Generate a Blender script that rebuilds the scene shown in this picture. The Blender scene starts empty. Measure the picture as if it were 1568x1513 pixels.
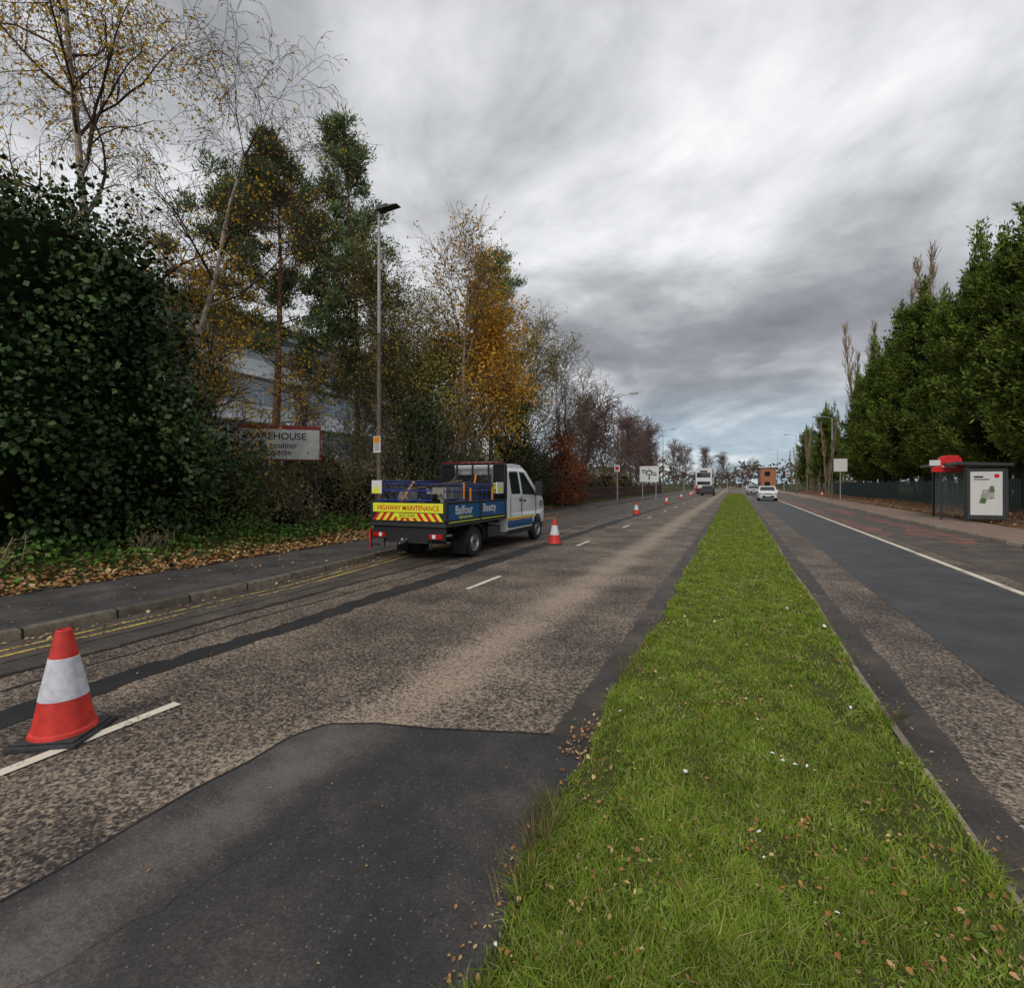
import bpy, bmesh, math, random
import numpy as np
from mathutils import Vector
random.seed(3)
rng=np.random.default_rng(11)
def seed(k):
    global rng
    rng=np.random.default_rng(k)
scene=bpy.context.scene
col=scene.collection
# ---------------------------------------------------------------- nodes
def nd(nt,t,ins=None,**pr):
    n=nt.nodes.new(t)
    for k,v in pr.items(): setattr(n,k,v)
    for k,v in (ins or {}).items():
        s=n.inputs[k]
        if isinstance(v,bpy.types.NodeSocket): nt.links.new(v,s)
        else: s.default_value=v
    return n
def c4(c): return (c[0],c[1],c[2],1.0)
def ramp(nt,fac,stops,interp='LINEAR'):
    n=nt.nodes.new('ShaderNodeValToRGB'); cr=n.color_ramp; cr.interpolation=interp
    while len(cr.elements)<len(stops): cr.elements.new(0.5)
    for e,(p,c) in zip(cr.elements,stops):
        e.position=p; e.color=c4(c) if not isinstance(c,(int,float)) else (c,c,c,1)
    nt.links.new(fac,n.inputs[0]); return n.outputs[0]
def math_(nt,op,a,b=0.0,clamp=False):
    return nd(nt,'ShaderNodeMath',{0:a,1:b},operation=op,use_clamp=clamp).outputs[0]
def mix(nt,f,a,b,bt='MIX'):
    n=nt.nodes.new('ShaderNodeMix'); n.data_type='RGBA'; n.blend_type=bt
    for i,v in ((0,f),(6,a),(7,b)):
        if isinstance(v,bpy.types.NodeSocket): nt.links.new(v,n.inputs[i])
        else: n.inputs[i].default_value=v if i==0 else c4(v)
    return n.outputs[2]
def base(name):
    m=bpy.data.materials.new(name); m.use_nodes=True
    return m,m.node_tree,m.node_tree.nodes['Principled BSDF']
def noise(nt,vec,scale,detail=4,rough=.5,dist=0):
    return nd(nt,'ShaderNodeTexNoise',{'Vector':vec,'Scale':scale,'Detail':detail,'Roughness':rough,'Distortion':dist}).outputs[0]
def smooth(nt,v,a,b):
    return nd(nt,'ShaderNodeMapRange',{0:v,1:a,2:b},interpolation_type='SMOOTHSTEP').outputs[0]
def simple(name,c,rough=.6,metal=0,var=.25,scale=6,bump=0,spec=.5,bs=40):
    m,nt,b=base(name)
    tc=nt.nodes.new('ShaderNodeTexCoord').outputs['Object']
    f=noise(nt,tc,scale,4,.65)
    lo=[x*(1-var) for x in c]; hi=[min(1,x*(1+var*.6)) for x in c]
    nt.links.new(ramp(nt,f,[(.3,lo),(.7,hi)]),b.inputs['Base Color'])
    b.inputs['Roughness'].default_value=rough; b.inputs['Metallic'].default_value=metal
    b.inputs['Specular IOR Level'].default_value=spec
    if bump:
        bp=nd(nt,'ShaderNodeBump',{'Height':noise(nt,tc,bs,3),'Strength':bump,'Distance':.01})
        nt.links.new(bp.outputs[0],b.inputs['Normal'])
    return m
def diffm(name):
    m=bpy.data.materials.new(name); m.use_nodes=True; nt=m.node_tree
    nt.nodes.remove(nt.nodes['Principled BSDF'])
    d=nt.nodes.new('ShaderNodeBsdfDiffuse');nt.links.new(d.outputs[0],nt.nodes['Material Output'].inputs[0])
    return m,nt,d
def flatm(name,c,rough=.9):
    m,nt,d=diffm(name)
    g=nt.nodes.new('ShaderNodeNewGeometry')
    nt.links.new(ramp(nt,g.outputs['Random Per Island'],[(0,[x*.6 for x in c]),(1,[x*1.3 for x in c])]),d.inputs['Color'])
    return m
def leafmat(name,cols,trans=0,vs=.7,dark=.45,rough=.6,gain=1.0,gloss=False):
    g_=gain
    st=[(i/(max(1,len(cols)-1)),[min(.8,x*g_) for x in c]) for i,c in enumerate(cols)]
    if gloss: m,nt,d=base(name);inp=d.inputs['Base Color'];d.inputs['Roughness'].default_value=rough;d.inputs['Specular IOR Level'].default_value=.3
    else: m,nt,d=diffm(name);inp=d.inputs['Color']
    g=nt.nodes.new('ShaderNodeNewGeometry')
    c=ramp(nt,g.outputs['Random Per Island'],st)
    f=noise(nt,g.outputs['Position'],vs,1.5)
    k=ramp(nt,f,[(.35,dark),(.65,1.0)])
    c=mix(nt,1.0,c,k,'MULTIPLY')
    nt.links.new(c,inp)
    if trans:
        tr=nd(nt,'ShaderNodeBsdfTranslucent',{'Color':c})
        ms=nd(nt,'ShaderNodeMixShader',{0:trans,1:d.outputs[0],2:tr.outputs[0]})
        nt.links.new(ms.outputs[0],nt.nodes['Material Output'].inputs[0])
    return m
# ---------------------------------------------------------------- mesh helpers
def mesh_np(name,V,F,mats,midx=None,loc=(0,0,0),link=True):
    V=np.asarray(V,dtype=np.float32); F=np.asarray(F,dtype=np.int32)
    me=bpy.data.meshes.new(name); n,k=F.shape
    me.vertices.add(len(V)); me.vertices.foreach_set('co',V.ravel())
    me.loops.add(n*k); me.loops.foreach_set('vertex_index',F.ravel())
    me.polygons.add(n); me.polygons.foreach_set('loop_start',np.arange(0,n*k,k,dtype=np.int32))
    try: me.polygons.foreach_set('loop_total',np.full(n,k,dtype=np.int32))
    except Exception: pass
    for m in mats: me.materials.append(m)
    if midx is not None: me.polygons.foreach_set('material_index',np.asarray(midx,dtype=np.int32))
    me.update(calc_edges=True)
    if not link: return me
    ob=bpy.data.objects.new(name,me); ob.location=loc; col.objects.link(ob); return ob
def unit(a): return a/np.maximum(np.linalg.norm(a,axis=-1,keepdims=True),1e-9)
def leafquads(P,D,L,W):
    n=len(P); D=unit(D); S=unit(np.cross(D,rng.normal(size=(n,3))))
    L=np.broadcast_to(np.asarray(L,float),(n,))[:,None]; W=np.broadcast_to(np.asarray(W,float),(n,))[:,None]
    V=np.stack([P,P+D*L*.5-S*W*.5,P+D*L,P+D*L*.5+S*W*.5],1).reshape(-1,3)
    return V,np.arange(n*4).reshape(-1,4)
def tubes(segs,n=4):
    A=np.array([s[0] for s in segs]);B=np.array([s[1] for s in segs])
    ra=np.array([s[2] for s in segs])[:,None];rb=np.array([s[3] for s in segs])[:,None]
    d=unit(B-A); ref=np.where(np.abs(d[:,2:3])>.9,np.array([[1.,0,0]]),np.array([[0,0,1.]]))
    u=unit(np.cross(d,ref)); v=np.cross(d,u); out=[]
    for P,r in ((A,ra),(B,rb)):
        for i in range(n):
            a=2*math.pi*i/n; out.append(P+r*(u*math.cos(a)+v*math.sin(a)))
    V=np.stack(out,1).reshape(-1,3); k=np.arange(len(A))*2*n; F=[]
    for i in range(n):
        j=(i+1)%n; F.append(np.stack([k+i,k+j,k+n+j,k+n+i],1))
    return V,np.concatenate(F)
def cat(parts):
    Vs=[];Fs=[];Ms=[];o=0
    for V,F,m in parts:
        Vs.append(V);Fs.append(F+o);Ms.append(np.full(len(F),m));o+=len(V)
    return np.concatenate(Vs),np.concatenate(Fs),np.concatenate(Ms)
def cubesphere(c,r,k=8,jit=.12):
    V=[];F=[]
    t=np.linspace(-1,1,k+1)
    for ax in range(3):
        for s in (-1,1):
            o=len(V)
            for a in t:
                for b in t:
                    p=[0,0,0];p[ax]=s;p[(ax+1)%3]=math.tan(a*math.pi/4);p[(ax+2)%3]=math.tan(b*math.pi/4)
                    V.append(p)
            for i in range(k):
                for j in range(k):
                    q=o+i*(k+1)+j;F.append([q,q+1,q+k+2,q+k+1])
    V=unit(np.array(V,float))
    w=1+jit*(np.sin(V[:,0]*5+c[0])+np.sin(V[:,1]*6+c[1]*2)+np.sin(V[:,2]*7+c[2]))/2
    return V*w[:,None]*np.array(r)+np.array(c),np.array(F)
def clumps(ells,ncl,clr,per,L,W,up=.2,shell=(.72,1.05),zmin=.2,outw=.6,bump=.18,flat=1.0):
    ar=np.array([e[1][0]*e[1][2] for e in ells],float);ar/=ar.sum()
    idx=rng.choice(len(ells),ncl,p=ar)
    C=np.array([e[0] for e in ells],float)[idx];Rr=np.array([e[1] for e in ells],float)[idx]
    d=unit(rng.normal(size=(ncl,3)))
    w=1+bump*(np.sin(d[:,0]*6+C[:,0])+np.sin(d[:,1]*7)+np.sin(d[:,2]*8+1))/1.7
    P=C+d*Rr*(rng.uniform(shell[0],shell[1],ncl)*w)[:,None]
    P=np.where(P[:,2:3]<zmin,P*[1,1,0]+[0,0,1]*rng.uniform(zmin,zmin+.5,(ncl,1)),P)
    Pl=np.repeat(P,per,0)+rng.normal(size=(ncl*per,3))*clr*np.array([1,1,flat])
    Dl=np.repeat(d,per,0)*outw+rng.normal(size=(ncl*per,3))*.6+np.array([0,0,up])
    n=ncl*per
    return leafquads(Pl,Dl,L*rng.uniform(.6,1.3,n),W*rng.uniform(.7,1.3,n))
def nrm(v):
    l=math.sqrt(v[0]**2+v[1]**2+v[2]**2); return v/(l+1e-9)
def branch(p,d,L,r,lev,pr,S,T):
    nseg=pr['nseg'][lev]; step=L/nseg; mx=len(pr['nseg'])-1
    for i in range(nseg):
        t=(i+1)/nseg
        up=pr['up'][lev]; up=up if not isinstance(up,tuple) else up[0]*(1-t)+up[1]*t
        d=nrm(d+rng.normal(0,pr['wob'][lev],3)+np.array([0,0,up]))
        q=p+d*step; r0=max(pr['rmin'],r*(1-.8*(t-1/nseg))); r1=max(pr['rmin'],r*(1-.8*t))
        S.append((p,q,r0,r1))
        if lev<mx and t>pr['start'][lev]:
            k=pr['kids'][lev]; k=int(k)+(rng.random()<k-int(k))
            for _ in range(k):
                pv=np.cross(d,rng.normal(size=3)); pv=nrm(pv)
                a=pr['ang'][lev]*rng.uniform(.7,1.25)
                kd=nrm(d*math.cos(a)+pv*math.sin(a))
                kl=pr['len'][lev]*(1-pr['tap'][lev]*t)*rng.uniform(.7,1.2)
                branch(q,kd,kl,max(pr['rmin'],r1*.55),lev+1,pr,S,T)
        if lev>=mx-1: T.append(q)
        p=q
def tree_segs(h,r,pr,lean=(0,0)):
    S=[];T=[]
    branch(np.array([0.,0,-.2]),nrm(np.array([lean[0],lean[1],1.])),h,r,0,pr,S,T)
    return S,np.array(T)
# ---------------------------------------------------------------- part builder
class MB:
    def __init__(s): s.V=[];s.F=[];s.M=[];s.mats=[]
    def mi(s,m):
        if m not in s.mats: s.mats.append(m)
        return s.mats.index(m)
    def add(s,V,F,m):
        o=len(s.V); s.V+= [tuple(v) for v in V]; k=s.mi(m)
        for f in F: s.F.append([i+o for i in f]); s.M.append(k)
    def box(s,x0,x1,y0,y1,z0,z1,m):
        V=[(x,y,z) for x in (x0,x1) for y in (y0,y1) for z in (z0,z1)]
        s.add(V,[(0,1,3,2),(4,6,7,5),(0,4,5,1),(2,3,7,6),(0,2,6,4),(1,5,7,3)],m)
    def tube(s,p0,p1,r,m,n=8,r1=None):
        r1=r if r1 is None else r1
        V,F=tubes([(np.array(p0,float),np.array(p1,float),r,r1)],n)
        F=[list(f) for f in F]+[list(range(n))[::-1],list(range(n,2*n))]
        s.add(V,F,m)
    def poly(s,pts,m): s.add(pts,[list(range(len(pts)))],m)
    def prism(s,yz,x0,x1,m,wf=None,cuts=()):
        bm=bmesh.new(); a=[bm.verts.new((x0,y,z)) for y,z in yz]; b=[bm.verts.new((x1,y,z)) for y,z in yz]; n=len(yz)
        bm.faces.new(a[::-1]);bm.faces.new(b)
        for i in range(n): bm.faces.new((a[i],a[(i+1)%n],b[(i+1)%n],b[i]))
        for z in cuts: bmesh.ops.bisect_plane(bm,geom=bm.verts[:]+bm.edges[:]+bm.faces[:],plane_co=(0,0,z),plane_no=(0,0,1))
        if wf:
            for v in bm.verts: v.co.x*=wf(v.co.y,v.co.z)
        bmesh.ops.recalc_face_normals(bm,faces=bm.faces[:])
        bmesh.ops.triangulate(bm,faces=[f for f in bm.faces if len(f.verts)>4])
        bm.verts.index_update()
        s.add([v.co[:] for v in bm.verts],[[v.index for v in f.verts] for f in bm.faces],m); bm.free()
    def lathe(s,prof,c,m,axis='z',n=20):
        for i in range(len(prof)-1):
            V=[];(a0,r0),(a1,r1)=prof[i][:2],prof[i+1][:2]
            for a,r in ((a0,r0),(a1,r1)):
                for k in range(n):
                    t=2*math.pi*k/n
                    if axis=='z': V.append((c[0]+r*math.cos(t),c[1]+r*math.sin(t),c[2]+a))
                    else: V.append((c[0]+a,c[1]+r*math.cos(t),c[2]+r*math.sin(t)))
            mm=prof[i][2] if len(prof[i])>2 else m
            s.add(V,[(k,(k+1)%n,n+(k+1)%n,n+k) for k in range(n)],mm)
    def build(s,name,loc=(0,0,0),rz=0,bevel=0,parent=None,normals=True):
        me=bpy.data.meshes.new(name); me.from_pydata(s.V,[],s.F)
        for m in s.mats: me.materials.append(m)
        me.polygons.foreach_set('material_index',s.M); me.update()
        if normals:
            bm=bmesh.new();bm.from_mesh(me);bmesh.ops.recalc_face_normals(bm,faces=bm.faces[:]);bm.to_mesh(me);bm.free()
        ob=bpy.data.objects.new(name,me);ob.location=loc;ob.rotation_euler=(0,0,rz);col.objects.link(ob)
        if parent: ob.parent=parent
        if bevel:
            b=ob.modifiers.new('bevel','BEVEL');b.width=bevel;b.segments=2;b.limit_method='ANGLE'
        return ob
def empty(name,loc,rz=0):
    e=bpy.data.objects.new(name,None);e.location=loc;e.rotation_euler=(0,0,rz);col.objects.link(e);return e
def text(name,body,size,loc,rot,m,parent,ext=.002,sx=1):
    cu=bpy.data.curves.new(name,'FONT');cu.body=body;cu.size=size;cu.extrude=ext;cu.offset=size*.012;cu.materials.append(m)
    o=bpy.data.objects.new(name,cu);o.location=loc;o.rotation_euler=rot;o.scale=(sx,1,1);col.objects.link(o);o.parent=parent;return o
# ---------------------------------------------------------------- layout
def KX(y): return np.interp(y,[-30,6,10,18,28,60,100,400],[-7.1,-7.1,-7.6,-8.5,-9.1,-9.0,-8.4,-8.4])
def BX(y): return np.interp(y,[-30,6,14,28,60,400],[-9.5,-9.5,-9.9,-11.0,-10.8,-10.4])
def RK(y): return np.interp(y,[-30,30,60,100,400],[6.8,6.9,7.4,7.6,7.6])
def gz(x,y):
    x=np.asarray(x,float);y=np.asarray(y,float)
    dl=np.clip(BX(y)-x,0,6); dr=np.clip(x-10.2,0,6)
    z=np.where(x<BX(y),.10+.17*np.minimum(dl,3.5),np.where(x>9.4,.09+.10*dr,-.04))
    return z
# ---------------------------------------------------------------- materials: ground
def chip_mat(name,wear=True,dk=1.0):
    m,nt,b=base(name)
    P=nt.nodes.new('ShaderNodeNewGeometry').outputs['Position']
    wv=nd(nt,'ShaderNodeTexVoronoi',{'Vector':P,'Scale':66.0,'Randomness':1.0})
    sv=nd(nt,'ShaderNodeSeparateColor',{0:wv.outputs['Color']})
    n1=noise(nt,P,26,3,.6); n2=noise(nt,P,.9,4,.6)
    f=math_(nt,'ADD',math_(nt,'MULTIPLY',sv.outputs[0],.44),math_(nt,'MULTIPLY',n1,.72))
    f=math_(nt,'ADD',f,math_(nt,'MULTIPLY',math_(nt,'SUBTRACT',n2,.48),.7))
    sx=nd(nt,'ShaderNodeSeparateXYZ',{0:P}).outputs[0]
    if wear:
        w=math_(nt,'ABSOLUTE',math_(nt,'ADD',math_(nt,'ADD',sx,2.3),math_(nt,'MULTIPLY',math_(nt,'SUBTRACT',noise(nt,P,.8,3),.5),.4)))
        w=math_(nt,'SUBTRACT',1.0,smooth(nt,w,.05,.6))
        f=math_(nt,'ADD',f,math_(nt,'MULTIPLY',w,.25))
    c=ramp(nt,f,[(.34,(.022*dk,.020*dk,.020*dk)),(.50,(.060*dk,.050*dk,.043*dk)),(.66,(.165*dk,.126*dk,.096*dk)),(.9,(.40*dk,.315*dk,.235*dk))])
    nt.links.new(c,b.inputs['Base Color']); b.inputs['Roughness'].default_value=.72
    b.inputs['Specular IOR Level'].default_value=.4
    bp=nd(nt,'ShaderNodeBump',{'Height':sv.outputs[0],'Strength':.6,'Distance':.008})
    nt.links.new(bp.outputs[0],b.inputs['Normal']); return m
def asphalt_mat(name,c=(.045,.045,.047),track=None,speck=.5,hi=1.6,pat=1.0):
    m,nt,b=base(name)
    P=nt.nodes.new('ShaderNodeNewGeometry').outputs['Position']
    n1=noise(nt,P,75,3,.75); n2=noise(nt,P,1.5,5,.65)
    f=math_(nt,'ADD',math_(nt,'MULTIPLY',n1,.55),math_(nt,'MULTIPLY',n2,.45))
    f=math_(nt,'ADD',f,math_(nt,'MULTIPLY',math_(nt,'SUBTRACT',n2,.5),.35*pat))
    if track is not None:
        sx=nd(nt,'ShaderNodeSeparateXYZ',{0:P}).outputs[0]
        w=math_(nt,'ABSOLUTE',math_(nt,'ADD',math_(nt,'SUBTRACT',sx,track),math_(nt,'MULTIPLY',math_(nt,'SUBTRACT',noise(nt,P,1.3,3),.5),.35)))
        w=math_(nt,'SUBTRACT',1.0,smooth(nt,w,.03,.42))
        f=math_(nt,'ADD',f,math_(nt,'MULTIPLY',w,.25))
    cc=ramp(nt,f,[(.3,[x*.5 for x in c]),(.5,c),(.62,[x*hi*1.05*k for x,k in zip(c,(1.08,1,.93))]),(.8,[x*hi*2.2*k for x,k in zip(c,(1.08,1,.9))])])
    vo=nd(nt,'ShaderNodeTexVoronoi',{'Vector':P,'Scale':30.0})
    sp=math_(nt,'LESS_THAN',vo.outputs['Distance'],.14)
    cc=mix(nt,math_(nt,'MULTIPLY',sp,speck),cc,(.22,.19,.165))
    nt.links.new(cc,b.inputs['Base Color']); b.inputs['Roughness'].default_value=.65
    b.inputs['Specular IOR Level'].default_value=.4
    bp=nd(nt,'ShaderNodeBump',{'Height':n1,'Strength':.8,'Distance':.008})
    nt.links.new(bp.outputs[0],b.inputs['Normal']); return m
def paint_mat(name,c,worn=.45,sc=25):
    m,nt,b=base(name)
    P=nt.nodes.new('ShaderNodeNewGeometry').outputs['Position']
    f=math_(nt,'ADD',math_(nt,'MULTIPLY',noise(nt,P,sc,4,.75),.6),math_(nt,'MULTIPLY',noise(nt,P,1.6,3),.4))
    k=smooth(nt,f,worn-.04,worn+.04)
    nt.links.new(mix(nt,k,(.07,.065,.06),c),b.inputs['Base Color']);b.inputs['Roughness'].default_value=.7;return m
def ground_mat(name,a,bc,cc,sc=3):
    m,nt,b=base(name)
    P=nt.nodes.new('ShaderNodeNewGeometry').outputs['Position']
    f=math_(nt,'ADD',math_(nt,'MULTIPLY',noise(nt,P,sc,5,.7),.6),math_(nt,'MULTIPLY',noise(nt,P,sc*12,3,.7),.4))
    nt.links.new(ramp(nt,f,[(.35,a),(.5,bc),(.66,cc)]),b.inputs['Base Color']);b.inputs['Roughness'].default_value=.95
    b.inputs['Specular IOR Level'].default_value=.1
    bp=nd(nt,'ShaderNodeBump',{'Height':f,'Strength':.8,'Distance':.05});nt.links.new(bp.outputs[0],b.inputs['Normal']);return m
def kerb_mat(name,c):
    m,nt,b=base(name)
    P=nt.nodes.new('ShaderNodeNewGeometry').outputs['Position']
    sy=nd(nt,'ShaderNodeSeparateXYZ',{0:P}).outputs[1]
    fr=math_(nt,'FRACT',math_(nt,'DIVIDE',sy,.915)); j=math_(nt,'LESS_THAN',fr,.03)
    n=noise(nt,P,9,5,.7)
    cc=ramp(nt,n,[(.3,[x*.45 for x in c]),(.5,c),(.72,[x*1.5 for x in c])])
    wn=nd(nt,'ShaderNodeTexWhiteNoise',{'W':math_(nt,'FLOOR',math_(nt,'DIVIDE',sy,.915))},noise_dimensions='1D').outputs[0]
    cc=mix(nt,1.0,cc,ramp(nt,wn,[(0,.65),(1,1.15)]),'MULTIPLY')
    cc=mix(nt,j,cc,(.012,.012,.012));nt.links.new(cc,b.inputs['Base Color']);b.inputs['Roughness'].default_value=.85;return m
M_chip=chip_mat('road_chippings'); M_patch=asphalt_mat('asphalt_patch',(.042,.040,.040),track=-2.4,speck=.7)
M_gut=asphalt_mat('asphalt_edge',(.058,.050,.044),speck=.3)
M_seal=asphalt_mat('bitumen_band',(.024,.024,.025),speck=.1,hi=1.3)
M_grey=asphalt_mat('asphalt_grey',(.060,.062,.066),speck=.4,hi=1.25,pat=.6)
M_lay=asphalt_mat('asphalt_old',(.085,.073,.063),speck=.5,hi=1.5)
M_pav=asphalt_mat('pavement_tar',(.070,.066,.064),speck=.3,hi=1.4)
M_pavR=ground_mat('pavement_slabs',(.17,.12,.10),(.28,.205,.16),(.36,.28,.225),2)
M_kerb=kerb_mat('kerb_stone',(.14,.118,.085)); M_kerbR=kerb_mat('kerb_stone_pale',(.28,.23,.175))
M_white=paint_mat('road_paint_white',(.76,.70,.57),.41); M_yel=paint_mat('road_paint_yellow',(.60,.43,.10),.49)
M_red=paint_mat('road_red_surface',(.28,.10,.07),.5,12)
M_ground=ground_mat('rough_grass_ground',(.035,.03,.018),(.05,.06,.02),(.09,.10,.035),.8)
M_soil=ground_mat('soil',(.06,.05,.025),(.09,.10,.03),(.12,.15,.04),6)
M_bank=ground_mat('leaf_litter_ground',(.08,.04,.024),(.17,.085,.05),(.22,.14,.07),2.5)
# ---------------------------------------------------------------- ground sheets
def strip(name,ys,fa,fb,z,m,nx=1,jit=0,zf=None):
    ys=np.asarray(ys,float);n=len(ys)
    a=np.array([fa(y) for y in ys],float)+rng.normal(0,jit,n) if jit else np.array([fa(y) for y in ys],float)
    b=np.array([fb(y) for y in ys],float)+rng.normal(0,jit,n) if jit else np.array([fb(y) for y in ys],float)
    t=np.linspace(0,1,nx+1)
    X=a[:,None]*(1-t)+b[:,None]*t; Y=np.repeat(ys[:,None],nx+1,1)
    Z=np.full_like(X,z) if zf is None else zf(X,Y)
    V=np.stack([X,Y,Z],-1).reshape(-1,3)
    i=np.arange(n-1)[:,None]*(nx+1)+np.arange(nx); i=i.ravel()
    return mesh_np(name,V,np.stack([i,i+1,i+nx+2,i+nx+1],1),[m])
K=lambda v:(lambda y:v)
xs=np.concatenate([[-3000,-600,-150,-60,-30,-20],np.arange(-17,-7,.5),[0,6,9.3,9.5],np.arange(10,17,.5),[20,40,100,500,3000]])
yy=np.concatenate([[-3000,-200,-40],np.arange(-30,110,2.0),[150,250,500,1500,4000]])
XX,YY=np.meshgrid(xs,yy); ZZ=gz(XX,np.clip(YY,-30,400)); 
nx=len(xs);i=(np.arange(len(yy)-1)[:,None]*nx+np.arange(nx-1)).ravel()
mesh_np('ground',np.stack([XX,YY,ZZ],-1).reshape(-1,3),np.stack([i,i+1,i+nx+1,i+nx],1),[M_ground])
ysl=np.arange(-30,400,1.0)
strip('road',ysl,lambda y:KX(y)-.02,lambda y:RK(y)+.02,0,M_chip)
yn=np.concatenate([np.arange(-20,20,.12),np.arange(20,95,1.0)])
def wob(v,a=.03,s=1.3,p=0): return lambda y:v+a*math.sin(y*s+p)+a*.6*math.sin(y*3.7*s+p*2)+a*.4*math.sin(y*11+p)
strip('asphalt_edge_strip',yn,wob(-1.12,.012),K(-.80),.004,M_gut,jit=.006)
strip('bitumen_band',yn,wob(-5.06,.05,.5),wob(-4.68,.03,.6,2),.004,M_seal,jit=.015)
strip('road_crack_seal',yn,wob(-5.93,.02,.7),wob(-5.88,.02,.7),.0075,M_seal,jit=.008)
strip('road_crack_seal',yn,wob(-5.50,.03,.9,1),wob(-5.475,.03,.9,1),.0075,M_seal,jit=.005)
strip('road_crack_seal',yn,wob(-6.32,.02,1.1,2),wob(-6.30,.02,1.1,2),.0075,M_seal,jit=.004)
strip('layby_surface',np.arange(-20,95,.5),lambda y:KX(y)-.01,wob(-5.97,.02,.7),.0035,M_lay)
pts=[(-2.74,-6)]+[(-2.72+.012*math.sin(k*1.9)+random.uniform(-.008,.008),-6+k*.3) for k in range(1,29)]
pts+=[(-2.66,2.58),(-2.60,2.67),(-2.3,2.80+.01),(-1.9,2.91),(-1.5,3.05),(-1.13,3.17),(-.8,3.25),(-.8,-6)]
bm=bmesh.new();f=bm.faces.new([bm.verts.new((x,y,.008)) for x,y in pts]);f.normal_update()
if f.normal.z<0: bmesh.ops.reverse_faces(bm,faces=[f])
bmesh.ops.triangulate(bm,faces=bm.faces[:]);me=bpy.data.meshes.new('asphalt_patch');bm.to_mesh(me);bm.free();me.materials.append(M_patch)
col.objects.link(bpy.data.objects.new('asphalt_patch',me))
b=MB()
pe=pts[:-2]
def crackline(pl,w,m,z=.0115):
    for (x0,y0),(x1,y1) in zip(pl[:-1],pl[1:]):
        d=Vector((x1-x0,y1-y0,0)).normalized();nn=Vector((-d.y,d.x,0))*w
        b.poly([(x0+nn.x,y0+nn.y,z),(x0-nn.x,y0-nn.y,z),(x1-nn.x,y1-nn.y,z),(x1+nn.x,y1+nn.y,z)],m)
crackline(pe,.008,M_seal)
def wig(x0,y0,x1,y1,n,a):
    return [(x0+(x1-x0)*k/n+random.gauss(0,a),y0+(y1-y0)*k/n+random.gauss(0,a)) for k in range(n+1)]
M_crk=simple('crack_dark',(.016,.016,.016),.9)
crackline(wig(-2.2,.7,-2.0,1.7,22,.012),.0011,M_crk,.0125)
crackline(wig(-3.9,5.6,-1.2,5.9,40,.02),.003,M_crk,.0125);crackline(wig(-3.9,9.6,-1.2,9.9,40,.02),.004,M_crk,.0125)
b.build('patch_joint')
strip('asphalt_edge_strip',yn,K(1.0),wob(1.30,.015),.004,M_gut,jit=.006)
strip('asphalt_lane',yn,wob(2.0,.02,.5),K(3.93),.004,M_grey,jit=.006)
strip('asphalt_outer_lane',yn,K(4.5),lambda y:RK(y),.004,M_lay)
strip('red_surface',np.arange(20,75,.5),wob(4.35,.1,.2),wob(5.0,.2,.15),.008,M_red,jit=.05)
strip('red_surface',np.arange(18,40,.5),wob(5.6,.2,.3),wob(6.4,.2,.35),.0085,M_red,jit=.08)
b=MB()
def dash(x,y0,y1,w,m,z=.0085):
    n=max(1,int((y1-y0)/.25))
    for k in range(n):
        a=y0+(y1-y0)*k/n;c=y0+(y1-y0)*(k+1)/n;b.poly([(x-w/2,a,z),(x+w/2,a,z),(x+w/2,c,z),(x-w/2,c,z)],m)
for k in range(14): dash(-3.93-.008*k,.9+6.1*k,2.44+6.1*k-(.3 if k else 0),.09,M_white)
dash(4.05,-20,95,.12,M_white)
for k in range(10): dash(-4,100+6*k,102+6*k,.12,M_white)
b.build('lane_markings')
b=MB()
for k in range(60):
    y0=-6+k*.5
    b.poly([(KX(y0)+.5,y0,.0085),(KX(y0)+.57,y0,.0085),(KX(y0+.5)+.57,y0+.5,.0085),(KX(y0+.5)+.5,y0+.5,.0085)],M_yel)
    b.poly([(KX(y0)+.28,y0,.0085),(KX(y0)+.34,y0,.0085),(KX(y0+.5)+.34,y0+.5,.0085),(KX(y0+.5)+.28,y0+.5,.0085)],M_yel)
b.build('yellow_lines')
def kerb(name,ys,fx,w,z,m,z0=-.05,ch=.02):
    n=len(ys);V=[]
    s=1 if w>0 else -1
    for y in ys:
        x=float(fx(y))
        V+=[(x,y,z0),(x+s*.012,y,z-ch),(x+s*(.012+ch),y,z),(x+w,y,z)]
    F=[]
    for k in range(n-1):
        for j in range(3): F.append([4*k+j,4*k+j+1,4*k+5+j,4*k+4+j])
    return mesh_np(name,V,F,[m])
yk=np.arange(-30,140,.5)
kerb('kerb',yk,KX,-.14,.115,M_kerb)
strip('pavement',yk,lambda y:BX(y)-.1,lambda y:KX(y)-.13,.11,M_pav)
kerb('kerb',yk,RK,.14,.12,M_kerbR)
strip('pavement',yk,lambda y:RK(y)+.13,lambda y:RK(y)+2.3,.115,M_pavR)
strip('verge',np.arange(-30,110,.5),lambda y:RK(y)+2.28,K(13.4),.12,M_bank,nx=8,zf=lambda X,Y:gz(X,Y)*1.0+.04+.03*np.sin(X*3+Y))
b=MB();
for k in range(40): b.box(10.2,10.3,24+k*1.0,24.96+k,0,.22,M_kerbR)
b.build('edging_kerb')
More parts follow.
